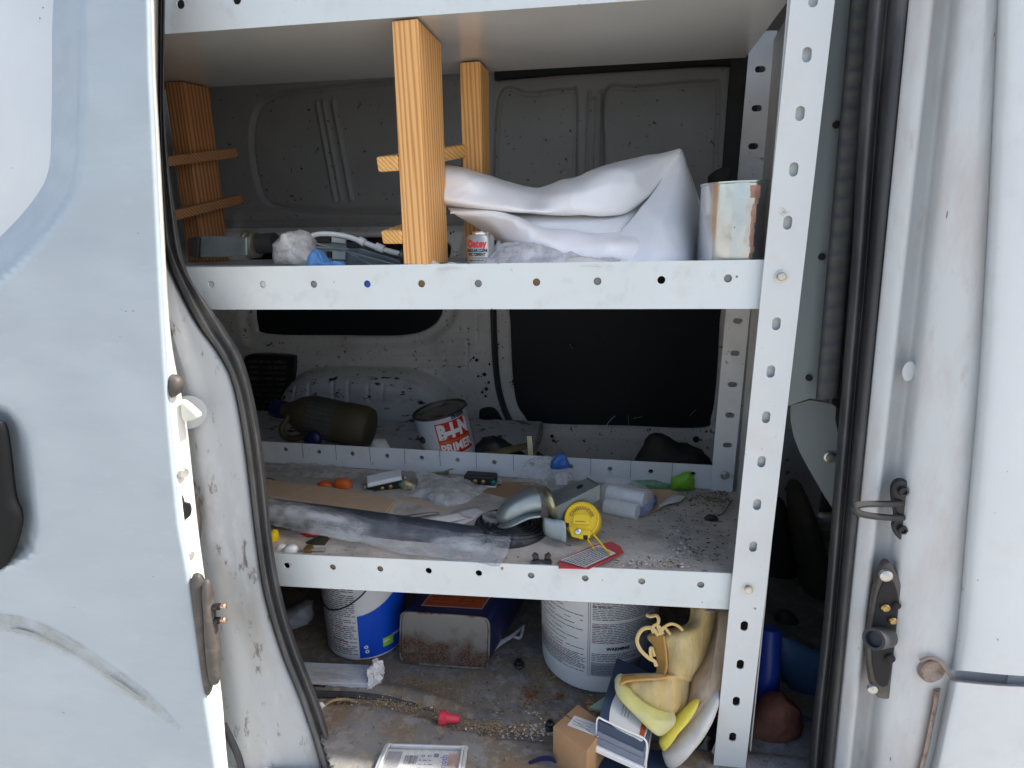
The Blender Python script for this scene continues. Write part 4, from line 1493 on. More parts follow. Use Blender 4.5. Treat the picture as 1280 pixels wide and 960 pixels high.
add_tube(bm, [P(x, y, .10) for x, y in ((563, 266, ), (590, 265), (622, 266), (648, 276), (672, 289))], .0016, 6, 6)
obj('hem', bm, vinyl, vs_t)

tag(obj('crumpled_bag', patch([
    [(622, 302, .10), (640, 302, .10), (660, 300, .09), (690, 303, .09), (730, 316, .07), (770, 322, .07)],
    [(612, 315, .06), (636, 310, .045), (660, 308, .04), (690, 312, .04), (728, 321, .03), (775, 325, .03)],
    [(606, 330, .04), (630, 324, .025), (655, 320, .02), (688, 326, .015), (725, 328, .012), (770, 329, .015)],
    [(604, 336, .02), (630, 335.5, .012), (655, 335, .008), (690, 335, .006), (725, 334, .006), (768, 333, .008)]], 8, 8, .0055, 60), grey_film, ang=0),
    'grey thin plastic bag crumpled under the folded white sheet', 'plastic bag')
tag(obj('torn_label', patch([[(700, 327, .02), (720, 321, .018), (745, 323, .014), (768, 328, .012)], [(702, 334, .006), (720, 333.5, .004), (745, 333, .003), (766, 333, .004)]], 4, 4, .003, 90), paper, solid=.0006),
    'torn dirty paper strip in front of the folded white sheet', 'paper scrap')

# open empty tin
TB = P(931, 327, .045)
TB.z = MZ(TB.x) + .0015
tinc = thing('empty_tin', 'bare shiny empty tin with rust spots and no lid at right end of middle shelf', 'tin can', TB)
s = mpp(922, 300, .085)
rT = 51 * s
M = Matrix.Translation(TB + Vector((0, rT * .72, 0)))
hT = 92 * s
bm = BM()
add_lathe(bm, [(rT * .97, 0), (rT * 1.0, .002), (rT, .004), (rT, hT - .003), (rT * 1.02, hT - .002), (rT * 1.02, hT), (rT * .98, hT), (rT * .97, hT - .004), (rT * .97, .01)], M, 56, True, True)
tb = obj('tin_body', bm, tin, tinc)
fm = cyl_map(M, rT, R(-14), .0006)
bm = BM()
for k in range(10):
    a, b = k / 10 * hT * .96, (k + 1) / 10 * hT * .96
    w0 = .0085 + .002 * noise.noise(Vector((k * .7, 0, 0)))
    add_quad_uv(bm, lambda uu, vv_: fm(uu, max(.004, vv_)), -w0, a + .003, w0 + .003 * noise.noise(Vector((k * .9, 3, 0))), b + .003, 4)
obj('glue_strip', bm, mat('pale glue strip', (.62, .68, .71), .22, metal=.95, var=.1, vscale=50, speck=(.1, .06, .05), sscale=90, sthr=.70), tinc)
bm = BM()
for k in range(12):
    a = k / 12 * hT * .9
    w0 = .0018 + .0025 * abs(noise.noise(Vector((k * .8, 9, 0)))) + (.004 if k > 9 else 0)
    c_ = .017 + .004 * noise.noise(Vector((k * .5, 5, 0)))
    add_quad_uv(bm, fm, c_ - w0, a + .004, c_ + w0, a + hT * .075 + .004, 3)
obj('rust_streak', bm, mat('salmon rust streak', (.55, .30, .22), .45, metal=.4, var=.3, vscale=60), tinc)
tag(obj('tool_pouch', inflate([(884, 240), (886, 220), (895, 211), (912, 211), (914, 225), (905, 240), (912, 275), (890, 290)], .34, .03, n=3, rings=5, crumple=.003, cs=50), cab_dark),
    'black object in the dark behind the bare tin', 'pouch')

# ------------------------------------------------------------------ behind the back lip: jug and primer tin
jug = thing('amber_jug', 'amber plastic jug with dark label and blue cap lying behind the lower shelf', 'jug', P(410, 560, .55))
jug.location.z = LZ
JY = .60
a, b = P(352, 512, JY), P(465, 536, JY)
ax = (b - a)
s = mpp(410, 530, JY)
M = Matrix.Translation(a) @ frame_to(ax, Vector((0, 0, 1))).to_4x4()
L = ax.length
rj = 26 * s
bm = BM()
add_lathe(bm, [(rj * .36, 0), (rj * .40, L * .06), (rj * .55, L * .12), (rj * .85, L * .22), (rj, L * .33), (rj * 1.0, L * .62), (rj * .96, L * .66), (rj * 1.02, L * .72), (rj * 1.03, L * .92), (rj * .92, L * .98), (rj * .7, L)], M, 44)
obj('jug_body', bm, amber_pl, jug)
bm = BM()
add_lathe(bm, [(rj * 1.006, L * .35), (rj * 1.006, L * .64)], M, 44, False, False)
jl = obj('jug_label', bm, dark_lab, jug)
bm = BM()
rnd = random.Random(5)
def jmap(u_, v_):
    return M @ Vector((rj * 1.012 * math.cos(u_ / rj), rj * 1.012 * math.sin(u_ / rj), v_))
for k in range(26):
    th = k / 26 * 2 * math.pi * rj
    v = L * .36
    while v < L * .63:
        w0 = rnd.uniform(.004, .012)
        add_quad_uv(bm, jmap, th, v, th + .0012, min(v + w0, L * .635))
        v += w0 + .003
obj('label_print', bm, print_grey, jl)
bm = BM()
add_lathe(bm, [(rj * .42, -L * .10), (rj * .44, -L * .09), (rj * .44, L * .03), (rj * .3, L * .03)], M, 24)
obj('jug_cap', bm, blue_cap, jug)
bm = BM()
add_tube(bm, [P(362, 520, JY - .03), P(352, 536, JY - .05), P(360, 548, JY - .06), P(378, 546, JY - .07), P(392, 540, JY - .06)], .008, 8, 5)
obj('jug_handle', bm, amber_pl, jug)
tag(obj('blue_button', inflate([(380, 552), (384, 542), (393, 539), (400, 543), (402, 553), (392, 558)], .50, .012, n=2, rings=4), blue_cap), 'dark blue round knob leaning under the amber jug', 'knob')
tag(obj('rag', inflate([(463, 556), (468, 549), (478, 549), (486, 556), (488, 566), (465, 566)], .50, .015, n=2, rings=4, crumple=.004, cs=60), paper), 'small pale rag between amber jug and primer tin', 'rag')

pt = thing('primer_tin', 'white and red primer paint tin tilted behind the lower shelf', 'paint tin', P(562, 575, .57))
PY = .56
base, topc = P(566, 585, PY), P(549, 511, PY)
ax = (topc - base)
ax = (ax.normalized() + Vector((0, -.10, 0))).normalized()
s = mpp(555, 530, PY)
rp = 33.2 * s
hP = 73 * s
M = Matrix.Translation(topc - ax * hP) @ frame_to(ax, Vector((1, 0, 0))).to_4x4()
bm = BM()
add_lathe(bm, [(rp * .97, 0), (rp, .002), (rp, hP - .004)], M, 56, True, False)
obj('tin_body', bm, mat('primer tin white', (.58, .60, .66), .35, coat=.3, var=.05, vscale=20, dirt=[((.3, .25, .22), 20, .4, .6, .75)]), pt)
bm = BM()
add_lathe(bm, [(rp * .99, hP - .006), (rp * 1.035, hP - .003), (rp * 1.035, hP), (rp * .98, hP), (rp * .95, hP - .004)], M, 56, False, False)
obj('tin_rim', bm, mat('dark tin rim', (.10, .09, .085), .4, metal=.7), pt)
bm = BM()
add_lathe(bm, [(rp * .96, hP - .0045), (rp * .8, hP - .004), (rp * .78, hP - .006), (.001, hP - .006)], M, 48, False, False)
obj('tin_lid', bm, tin_dirty, pt)
# the frame's -Y axis looks at us: find label angle
loc = M.inverted() @ P(569, 540, PY - .05)
th0 = math.atan2(loc.x, -loc.y)
fm = cyl_map(M, rp, th0, .0006)
fm2 = cyl_map(M, rp, th0, .0012)
bm = BM()
hw = rp * .66
add_quad_uv(bm, fm, -hw, hP * .30, hw, hP * .89, 12)
obj('red_panel', bm, label_red, pt)
bm = BM()
add_quad_uv(bm, fm2, -hw, hP * .53, hw, hP * .565, 12)
obj('orange_stripe', bm, orange_pl, pt)
bm = BM()
add_text(bm, 'B-I-N', hP * .34, fm2, 0, hP * .72, .003, .74)
add_text(bm, 'PRIMER', hP * .215, fm2, 0, hP * .425, .0012, .82)
obj('white_lettering', bm, print_white, pt, smooth=False)
bm = BM()
add_text(bm, 'ZINSSER', hP * .075, fm2, hw * .45, hP * .935, .0006, 1)
add_print(bm, fm2, -rp * 1.75, hP * .05, -rp * .8, hP * .45, .0032, random.Random(4), .8)
obj('dark_lettering', bm, print_black, pt, smooth=False)
bm = BM()
e = M @ Vector((rp * math.sin(th0 - 1.35), -rp * math.cos(th0 - 1.35), hP * .62))
bmesh.ops.create_uvsphere(bm, u_segments=14, v_segments=8, radius=.009, matrix=Matrix.Translation(e))
obj('handle_ear', bm, black_plastic, pt)

# brass bar and clutter at the right of the tin
bb = thing('brass_level', 'brass edged bar lying behind the lower shelf right of the primer tin', 'bar', P(640, 566, .5))
bm = BM()
board(bm, P(590, 573, .47), P(664, 556, .56), .012, .012)
obj('bar', bm, mat('old brass bar', (.30, .26, .15), .4, metal=.7, var=.3, vscale=40), bb, smooth=False)
bm = BM()
board(bm, P(662, 545, .545), P(664, 572, .53), .012, .012, Vector((1, 0, 0)))
obj('bar_end', bm, mat('old brass end', (.42, .36, .20), .4, metal=.7), bb, smooth=False)
tag(obj('cord_bundle', inflate([(592, 572), (600, 552), (615, 545), (632, 552), (648, 564), (655, 575)], .58, .03, n=3, rings=5, crumple=.006, cs=50), wire_black), 'black cord bundle behind the brass edged bar', 'cord bundle')
tag(obj('tool_bag', inflate([(798, 585), (803, 560), (812, 545), (830, 545), (850, 556), (880, 565), (886, 590)], .60, .05, n=3, rings=5, crumple=.005, cs=40), cab_dark), 'dark cloth bag low behind the right end of the lower shelf', 'bag')

# ------------------------------------------------------------------ things on the lower shelf
def PL(x, y, up=0.):        # the point of the lower tray seen at that pixel, raised by up
    p = PZ(x, y, -.69)
    for _ in range(4):
        p = PZ(x, y, LZs(p.x, p.y) + up)
    return p


def low_thing(name, label, cat, x, y, group=None):
    return thing(name, label, cat, PL(x, y), group)


# long wrapped dark tube
wt = low_thing('wrapped_tube', 'long dark tube in torn dusty plastic wrap across the front of the lower shelf', 'wrapped tube', 480, 690)
bm = BM()
pa, pb = P(300, 634, .108), P(608, 677, .074)
add_tube(bm, [pa, (pa + pb) / 2 + Vector((0, 0, .002)), pb], .0228, 16, 8, squash=.85)
obj('tube', bm, mat('dark slate tube', (.035, .042, .055), .4, var=.3, vscale=14, dirt=[((.12, .13, .15), 24, .6, .5, .7)]), wt)
bm = patch([
    [(300, 609, .13), (335, 616, .128), (380, 625, .125), (440, 638, .12), (500, 649, .11), (560, 656, .105), (610, 660, .10), (640, 661, .095)],
    [(300, 618, .075), (335, 625, .073), (380, 633, .070), (440, 645, .066), (500, 657, .06), (560, 668, .054), (610, 674, .05), (638, 676, .045)],
    [(300, 640, .060), (335, 646, .058), (380, 651, .055), (440, 661, .050), (500, 673, .044), (560, 684, .036), (610, 691, .028), (634, 692, .022)],
    [(300, 652, .062), (335, 655, .060), (374, 663, .052), (402, 664, .050), (450, 680, .036), (500, 691, .024), (560, 701, .010), (612, 707, .000), (629, 705, -.004)]][:3] + [
    [(300, 652, .066), (335, 655, .064), (372, 664, .055), (440, 676, .040), (500, 690, .024), (560, 699, .012), (610, 706, .002), (626, 708, -.003)]], 9, 7, .002, 40, crease=.006, ks=16)
obj('plastic_wrap', bm, wrap_film, wt, ang=0)
bm = patch([[(372, 668, .075), (392, 664, .070), (420, 676, .060), (470, 690, .04)], [(376, 676, .066), (395, 670, .062), (420, 683, .05), (468, 693, .036)]], 4, 3, .001, 90)
obj('red_band', bm, label_red, wt, solid=.001)

# cardboard strip and flats behind it
cs_ = low_thing('cardboard_strip', 'long folded brown cardboard strip behind the wrapped dark tube', 'cardboard strip', 420, 640)
bm = add_prism(BM(), [PL(300, 594, .016), PL(340, 600, .016), PL(420, 610, .016), PL(495, 624, .016), PL(482, 641, .016), PL(400, 630, .016), PL(300, 616, .016)], (0, 0, -.015))
obj('strip', bm, card_pale, cs_, smooth=False, bevel=.001)
tag(obj('cardboard_flat', add_prism(BM(), [PL(486, 652, .006), PL(497, 622, .010), PL(520, 624, .012), PL(545, 634, .012), PL(590, 641, .006), PL(560, 658, .004)], (0, 0, -.003)), card_pale, smooth=False),
    'torn flat piece of cardboard at the right end of the brown strip', 'cardboard')
tag(obj('cardboard_flat', add_prism(BM(), [PL(592, 604, .004), PL(665, 602, .004), PL(684, 612, .004), PL(640, 630, .004), PL(585, 640, .004), PL(560, 620, .003)], (0, 0, -.003)), card, smooth=False),
    'orange brown cardboard flat under the black receptacle and coupling', 'cardboard')
bm = patch([[PL(499, 646, .012), PL(530, 641, .016), PL(548, 640, .014)], [PL(499, 650, .010), PL(530, 645, .012), PL(550, 643, .010)]], 3, 2, world=True)
tag(obj('notched_strip', bm, tin_dirty, solid=.002), 'thin dark serrated strip on the torn cardboard flat', 'metal strip')
bm = patch([[PL(536, 660, .006), PL(560, 642, .010), PL(582, 635, .012), PL(597, 634, .010)], [PL(560, 664, .004), PL(580, 655, .008), PL(597, 646, .010), PL(606, 640, .008)]], 4, 3, .0008, 80, world=True)
tag(obj('paper_sheet', bm, paper, solid=.0006), 'folded white paper between the wrapped tube and the black disc', 'paper')

# orange plug halves
oc = low_thing('orange_connector', 'pair of orange plastic connector bodies behind the cardboard strip', 'connector', 418, 612)
Y0 = PL(418, 612).y
obj('connector_body', inflate([(395, 611), (397, 604), (405, 601), (416, 605), (420, 612), (408, 613)], Y0, .010, n=2, rings=4, back=1.2), orange_pl, oc)
obj('connector_body', inflate([(419, 612), (417, 601), (423, 598), (434, 599), (439, 604), (440, 611), (432, 615), (424, 613)], Y0 - .006, .011, n=2, rings=4, back=1.2), orange_pl, oc)

# receptacles
def receptacle(label, x, y, ang, white_up):
    t = thing('wall_receptacle', label, 'electrical outlet', PL(x, y), 'loose wall receptacles on the lower shelf')
    c = PL(x, y, .014)
    s = mpp(x, y, c.y)
    Rm = rotm(*ang)
    M = Matrix.Translation(c) @ Rm.to_4x4()
    Lr, Wr = 46 * s, 20 * s
    bm = BM()
    add_box(bm, M @ Vector((0, 0, 0)), (Lr * .86, Wr * .9, .020), Rm)
    obj('housing', bm, black_plastic, t, smooth=False, bevel=.003)
    bm = BM()
    z = .014 if white_up else -.013
    add_box(bm, M @ Vector((0, 0, z)), (Lr * .92, Wr * 1.1, .009), Rm)
    obj('face', bm, white_plastic, t, smooth=False, bevel=.002)
    for sx in (-1, 1):
        bm = BM()
        add_box(bm, M @ Vector((sx * Lr * .52, 0, z * .4)), (Lr * .16, Wr * .55, .002), Rm)
        add_lathe(bm, [(.004, 0), (.004, .004)], M @ Matrix.Translation((sx * Lr * .54, 0, z * .4)), 10)
        obj('mounting_ear', bm, steel_bolt, t, smooth=False)
    for sx in (-.10, .12):
        bm = BM()
        add_lathe(bm, [(.0045, 0), (.0045, .004), (.003, .005)], M @ Matrix.Translation((sx * Lr, -Wr * .45, 0)) @ Matrix.Rotation(R(90), 4, 'X'), 14)
        obj('terminal_screw', bm, brass, t)
    bm = BM()
    add_lathe(bm, [(.0052, 0), (.0052, .004), (.003, .005)], M @ Matrix.Translation((Lr * .40, -Wr * .45, 0)) @ Matrix.Rotation(R(90), 4, 'X'), 6)
    obj('ground_screw', bm, green_metal, t)
    return t


receptacle('white faced receptacle lying face up and askew beside the orange connectors', 482, 605, (6, -8, 22), True)
receptacle('black backed receptacle lying face down against the back lip', 601, 598, (0, 0, -2), False)
wb = BM()
rn = random.Random(11)
for k in range(9):
    x0, y0 = 448 + rn.uniform(0, 22), 608 + rn.uniform(0, 10)
    p0 = PL(x0, y0, .004)
    add_tube(wb, [p0, p0 + Vector((rn.uniform(.005, .02), rn.uniform(-.012, .012), rn.uniform(.002, .009))), p0 + Vector((rn.uniform(.02, .05), rn.uniform(-.02, .015), 0))], .0011, 5, 4)
tag(obj('wire_offcuts', wb, zinc_yellow), 'small tangle of bare wire offcuts under the white receptacle', 'wire')
bm = inflate([(503, 612), (500, 604), (506, 600), (514, 602), (521, 608), (518, 616), (508, 617)], PL(510, 615).y, .008, n=2, rings=4, crumple=.002, cs=120)
tag(obj('brass_fitting', bm, mat('tarnished fitting', (.42, .36, .22), .45, metal=.5, var=.5, vscale=140)), 'small tarnished fitting beside the white receptacle', 'fitting')
bm = patch([[PL(575, 590, .02) + Vector((-.10, 0, 0)), PL(560, 596, .02), PL(590, 600, .012), PL(610, 609, .004)],
            [PL(522, 604, .010), PL(546, 604, .024), PL(572, 612, .022), PL(600, 618, .004)],
            [PL(506, 618, .006), PL(536, 618, .018), PL(560, 626, .018), PL(585, 630, .004)],
            [PL(505, 622, .002), PL(530, 627, .004), PL(555, 635, .004), PL(570, 638, .002)]], 7, 7, .005, 55, world=True)
tag(obj('flat_bag', bm, milk_film, ang=0), 'milky flattened plastic bag in front of the black receptacle', 'plastic bag')

# clear bag with blue top
cbg = low_thing('clear_bag', 'clear crinkled bag with a blue printed top leaning on the back lip', 'plastic bag', 685, 608)
Y0 = PL(685, 606).y
obj('bag_film', inflate([(648, 606), (650, 588), (660, 576), (675, 570), (690, 570), (702, 580), (712, 585), (715, 606), (695, 610), (668, 610)], Y0, .022, n=2, rings=7, crumple=.005, cs=70), clear_film, cbg, ang=0)
obj('blue_top', inflate([(688, 585), (690, 576), (697, 567), (706, 567), (709, 575), (713, 584), (700, 587)], Y0 - .022, .010, n=2, rings=5, crumple=.003, cs=90), blue_film, cbg, ang=0)
obj('inner_card', add_prism(BM(), [P(x, y, Y0 - .006) for x, y in ((693, 592), (710, 591), (709, 606), (696, 606))], (0, .002, 0)), paper, cbg, smooth=False)

bm = patch([[PL(330, 584, .004), PL(372, 579, .012), PL(415, 582, .010), PL(470, 590, .003)], [PL(330, 590, .006), PL(375, 586, .016), PL(425, 590, .014), PL(476, 596, .003)], [PL(330, 597, .002), PL(380, 596, .008), PL(430, 600, .006), PL(472, 603, .002)]], 8, 7, .004, 60, world=True)
tag(obj('dusty_sheet', bm, film('dusty sheet film', (.60, .57, .53), .5, .4, .4, 40), ang=0), 'dusty crumpled plastic sheet along the back lip behind the orange connectors', 'plastic sheet')
bm = BM()
board(bm, PL(540, 592, .004), PL(561, 591, .006), .007, .004)
add_tube(bm, [PL(556, 590, .008), PL(562, 587, .014), PL(567, 586, .016)], .0012, 6, 3)
tag(obj('metal_clip', bm, zinc_yellow, smooth=False), 'small bent metal clip against the back lip left of the black receptacle', 'clip')
bm = patch([[PL(520, 650, .012), PL(545, 646, .018), PL(575, 640, .016)], [PL(528, 657, .010), PL(552, 654, .013), PL(582, 648, .012)]], 5, 4, .0015, 90, world=True)
tag(obj('paper_strip', bm, paper, solid=.0005), 'narrow creased paper strip on top of the torn cardboard', 'paper')
bm = patch([[PL(832, 622, .006), PL(846, 618, .010), PL(858, 620, .004)], [PL(822, 634, .003), PL(836, 630, .007), PL(850, 627, .003)]], 5, 4, .0015, 90, world=True)
tag(obj('torn_paper', bm, paper, solid=.0005), 'torn dirty paper at the right end of the clear tube pack', 'paper scrap')

# black ribbed disc
dd_ = low_thing('rubber_disc', 'black ribbed rubber disc lying under the domed steel coupling', 'disc', 635, 672)
c = PL(640, 660, .008)
s = mpp(640, 660, c.y)
Mx = Matrix.Translation(c) @ rotm(-4, 4, 0).to_4x4()
rd = 47 * s
bm = BM()
prof = [(rd, -.008), (rd, .004), (rd * .97, .007)]
for k in range(7):
    r0 = rd * (.93 - k * .12)
    prof += [(r0, .007), (r0 - rd * .02, .011), (r0 - rd * .06, .011), (r0 - rd * .08, .007)]
prof += [(.002, .006)]
add_lathe(bm, prof, Mx, 64)
obj('disc_body', bm, mat('dusty black rubber', (.02, .021, .023), .45, var=.4, vscale=26, dirt=[((.22, .21, .2), 30, .7, .54, .70)]), dd_)
bm = BM()
add_lathe(bm, [(rd * .34, .006), (rd * .34, .014), (rd * .26, .016), (rd * .22, .012), (.002, .011)], Mx @ Matrix.Translation((-rd * .5, rd * .12, 0)), 40)
obj('disc_hub', bm, mat('dusty grey hub', (.25, .24, .23), .7, var=.4, vscale=60), dd_)

# domed coupling
cc_ = low_thing('steel_coupling', 'galvanized coupling with domed scoop end and square channel on the lower shelf', 'steel coupling', 690, 655, 'galvanized couplings')
Yc = .10
bm = patch([
    [(668, 609, .13), (656, 612, .125), (644, 618, .118), (633, 626, .112), (625, 635, .106), (620, 643, .10)],
    [(673, 616, .090), (660, 619, .088), (648, 625, .086), (637, 632, .086), (628, 640, .088), (621, 646, .094)],
    [(677, 626, .080), (664, 628, .078), (652, 633, .078), (640, 639, .079), (631, 646, .080), (622, 649, .090)],
    [(677, 635, .079), (664, 637, .078), (651, 642, .078), (640, 647, .079), (632, 651, .080), (624, 652, .088)],
    [(676, 640, .088), (662, 642, .084), (650, 646, .082), (640, 651, .081), (632, 654, .084), (626, 655, .09)],
    [(676, 646, .070), (662, 648, .064), (650, 653, .062), (640, 658, .063), (631, 660, .070), (622, 659, .080)]], 6, 6)
obj('domed_scoop', bm, galv, cc_, solid=.003, ang=0)
bm = patch([
    [(673, 610, .14), (678, 608, .14), (683, 610, .14)], [(679, 617, .085), (685, 615, .080), (690, 617, .084)], [(685, 632, .072), (691, 632, .066), (694, 634, .070)],
    [(686, 644, .085), (692, 646, .08), (697, 648, .084)], [(680, 650, .12), (690, 655, .11), (702, 656, .11)]], 5, 4)
obj('collar', bm, zinc_yellow, cc_, solid=.004, ang=0)
pts = [(688, 614), (735, 597), (750, 606), (694, 634)]
o3 = [P(x, y, Y_) for (x, y), Y_ in zip(pts, (.15, .15, .115, .085))]
bm = BM()
add_prism(bm, o3, (0, 0, -.003))
obj('channel_top', bm, galv, cc_, smooth=False, bevel=.001)
bm = BM()
add_prism(bm, [o3[3], o3[2], o3[2] + Vector((.0, -.004, -.024)), o3[3] + Vector((0, -.004, -.027))], (0, .003, 0))
add_prism(bm, [o3[2], o3[1], o3[1] + Vector((0, 0, -.026)), o3[2] + Vector((0, 0, -.026))], (-.003, 0, 0))
obj('channel_wall', bm, galv_dark, cc_, smooth=False)
bm = BM()
cN = (o3[1] - o3[0]).cross(o3[3] - o3[0]).normalized()
if cN.z < 0:
    cN = -cN
hc = o3[0] * .2 + o3[1] * .32 + o3[2] * .34 + o3[3] * .14
add_lathe(bm, [(.0058, .0004), (.0058, .001)], Matrix.Translation(hc) @ frame_to(cN).to_4x4(), 20)
obj('channel_hole', bm, hole_dark, cc_)
bm = patch([[(679, 646, .075), (690, 649, .07), (702, 650, .066), (707, 653, .066)], [(679, 660, .072), (690, 664, .064), (702, 666, .06), (708, 667, .06)], [(681, 668, .07), (691, 675, .062), (703, 678, .056), (708, 682, .056)]], 3, 3)
obj('saddle_plate', bm, galv, cc_, solid=.0025, ang=0)

# yellow round reel with tag
yr = low_thing('yellow_reel', 'bright yellow round plastic reel with raised lettering beside the coupling', 'reel', 730, 678)
Yr = .085
c = P(728, 650, Yr)
s = mpp(728, 650, Yr)
nrm = (CAM - c).normalized()
nrm = (nrm + Vector((-.18, 0, .18))).normalized()
M = Matrix.Translation(c) @ frame_to(nrm, Vector((1, 0, 0))).to_4x4()
# frame axes: make +Y up
if (M.to_3x3() @ Vector((0, 1, 0))).z < 0:
    M = M @ Matrix.Rotation(math.pi, 4, 'Z')
ry = 22.5 * s
bm = BM()
add_lathe(bm, [(ry * .94, -.022), (ry, -.018), (ry, .004), (ry * .96, .009), (ry * .90, .010), (ry * .86, .007), (.002, .0075)], M, 48)
obj('reel_case', bm, yellow_pl, yr)
bm = BM()
def face(u_, v_):
    return M @ Vector((u_, v_, .0082))
add_prism(bm, [M @ Vector((x * ry, y * ry, .007)) for x, y in ((-.48, -.28), (.46, -.30), (.44, .18), (.2, .28), (-.2, .28), (-.46, .16))], M.to_3x3() @ Vector((0, 0, .004)))
obj('raised_panel', bm, yellow_pl, yr, smooth=False, bevel=.001)
bm = BM()
add_prism(bm, [M @ Vector((x * ry, y * ry, .004)) for x, y in ((-.72, -.42), (.55, -.62), (.5, -1.02), (.12, -1.10), (-.5, -.98))], M.to_3x3() @ Vector((0, 0, .008)))
obj('mouth_block', bm, yellow_pl, yr, smooth=False, bevel=.0015)
bm = BM()
add_text(bm, 'CAMMANDER', ry * .26, lambda a_, b_: M @ Vector((a_, b_, .0088)), 0, -ry * .02, .0004, 1.0, 0, ry * .62)
add_quad_uv(bm, lambda a_, b_: M @ Vector((a_, b_, .0115)), -ry * .32, -ry * .17, ry * .22, -ry * .12)
obj('raised_lettering', bm, mat('dark yellow lettering', (.36, .22, .01), .5), yr, smooth=False)
bm = BM()
add_lathe(bm, [(ry * .15, 0), (ry * .15, .006), (ry * .09, .007)], M @ Matrix.Translation((-ry * .12, -ry * .70, .011)), 16)
obj('metal_eyelet', bm, tin, yr)
for x, y in ((-.82, -.36), (.28, -.98)):
    bm = BM()
    add_box(bm, M @ Vector((x * ry, y * ry, .009)), (.007, .006, .007), M.to_3x3())
    obj('notch', bm, hole_dark, yr, smooth=False)
# warning tag on yellow cord
tg = low_thing('warning_tag', 'red edged white printed warning tag tied with yellow cord on the lower shelf', 'tag', 735, 700)
q = [PL(698, 710, .003), PL(736, 711, .004), PL(780, 691, .006), PL(776, 683, .006), PL(764, 677, .006), PL(744, 681, .005), PL(699, 700, .003)]
bm = add_prism(BM(), q, (0, 0, -.0012))
obj('tag_plate', bm, red_tag, tg, smooth=False)
bl_, br_, tr_, tl_ = PL(731, 710, .0050), PL(770, 692, .0070), PL(749, 681.5, .0066), PL(700, 700.5, .0050)
def tmap(a_, b_):
    return bl_.lerp(br_, a_).lerp(tl_.lerp(tr_, a_), b_) + Vector((0, 0, .0006))
bm = BM()
add_quad_uv(bm, tmap, 0, 0, 1, 1, 8)
obj('tag_label', bm, label_white, tg, smooth=False)
bm = BM()
rnd = random.Random(8)
for k in range(8):
    v = .08 + k * .11
    x = .02
    while x < .9:
        w0 = rnd.uniform(.03, .12)
        add_quad_uv(bm, lambda a_, b_: tmap(a_, b_) + Vector((0, 0, .0005)), x, v, min(x + w0, .96), v + .055)
        x += w0 + .018
obj('tag_print', bm, print_grey, tg, smooth=False)
for k, pth in enumerate((((742, 668), (752, 680), (760, 690), (764, 693)), ((733, 672), (739, 681), (742, 685)))):
    bm = BM()
    add_tube(bm, [P(x, y, .062 - .012 * i) for i, (x, y) in enumerate(pth)], .0014, 6, 5)
    obj('tag_cord', bm, yellow_pl, tg)

# wing shaped black anchors
wa = low_thing('wing_anchor', 'pair of small black winged anchors at the front of the lower shelf', 'anchor', 678, 700)
for x, y, f in ((668, 697, -1), (686, 697, 1)):
    Yw = PL(x, y + 5).y
    bm = inflate([(x - 6 * f, y + 4), (x - 5 * f, y - 4), (x, y - 7), (x + 3 * f, y - 3), (x + 1 * f, y + 1), (x + 4 * f, y + 5), (x, y + 7)], Yw, .005, n=1, rings=3)
    obj('wing', bm, black_plastic, wa, ang=30)
bm = BM()
add_tube(bm, [PL(664, 703, .003), PL(677, 701, .004), PL(690, 703, .003)], .0022, 8, 3)
obj('anchor_stem', bm, black_plastic, wa)
# clear clamshell with white tubes
ps = low_thing('tube_pack', 'clear torn pack holding two white tubes on a printed card', 'blister pack', 790, 640)
bm = add_prism(BM(), [PL(750, 628, .004), PL(765, 610, .006), PL(838, 612, .010), PL(855, 619, .004), PL(815, 640, .004), PL(801, 645, .004)], (0, 0, -.0015))
obj('backing_card', bm, card_pale, ps, smooth=False)
bm = BM()
rT_ = 11 * mpp(780, 615, .22)
add_tube(bm, [PL(760, 617, .022), PL(806, 626, .020)], rT_, 16, 3)
obj('white_tube', bm, white_plastic, ps)
bm = BM()
add_tube(bm, [PL(757, 632, .014), PL(797, 640, .014)], rT_ * .9, 16, 3)
obj('white_tube', bm, white_plastic, ps)
obj('blister', inflate([(750, 628), (753, 606), (764, 597), (790, 602), (812, 612), (818, 624), (812, 640), (798, 642), (774, 636)], .205, .030, n=2, rings=6, crumple=.0008, cs=50), film('blister film', (.85, .87, .9), .16, .07, .12, 24, bs=.25), ps, ang=0)
bm = patch([[PL(800, 634, .012), PL(812, 626, .014), PL(820, 618, .012)], [PL(800, 645, .006), PL(812, 638, .010), PL(822, 628, .010)]], 4, 3, .001, 90, world=True)
obj('blue_print', bm, mat('blue violet print', (.14, .17, .44), .4, var=.5, vscale=80), ps, solid=.0005)
gp = low_thing('green_pouch', 'pale green pouch with a lime green end against the back lip', 'pouch', 830, 608)
Yg = PL(820, 609).y
obj('pouch_film', inflate([(786, 603), (800, 600), (820, 601), (838, 606), (838, 612), (815, 612), (795, 609)], Yg, .010, n=2, rings=4, crumple=.002, cs=90), green_film, gp)
obj('lime_end', inflate([(838, 612), (839, 598), (853, 592), (862, 589), (868, 600), (867, 611), (852, 612)], Yg - .004, .012, n=1, rings=4), green_pl, gp, ang=25)
# fittings at the front left corner
def small_inflate(name, label, cat, px, Y, th, m, n=2, crumple=0, group=None):
    return tag(obj(name, inflate(px, Y, th, n=n, rings=4, crumple=crumple, cs=100), m), label, cat, group)


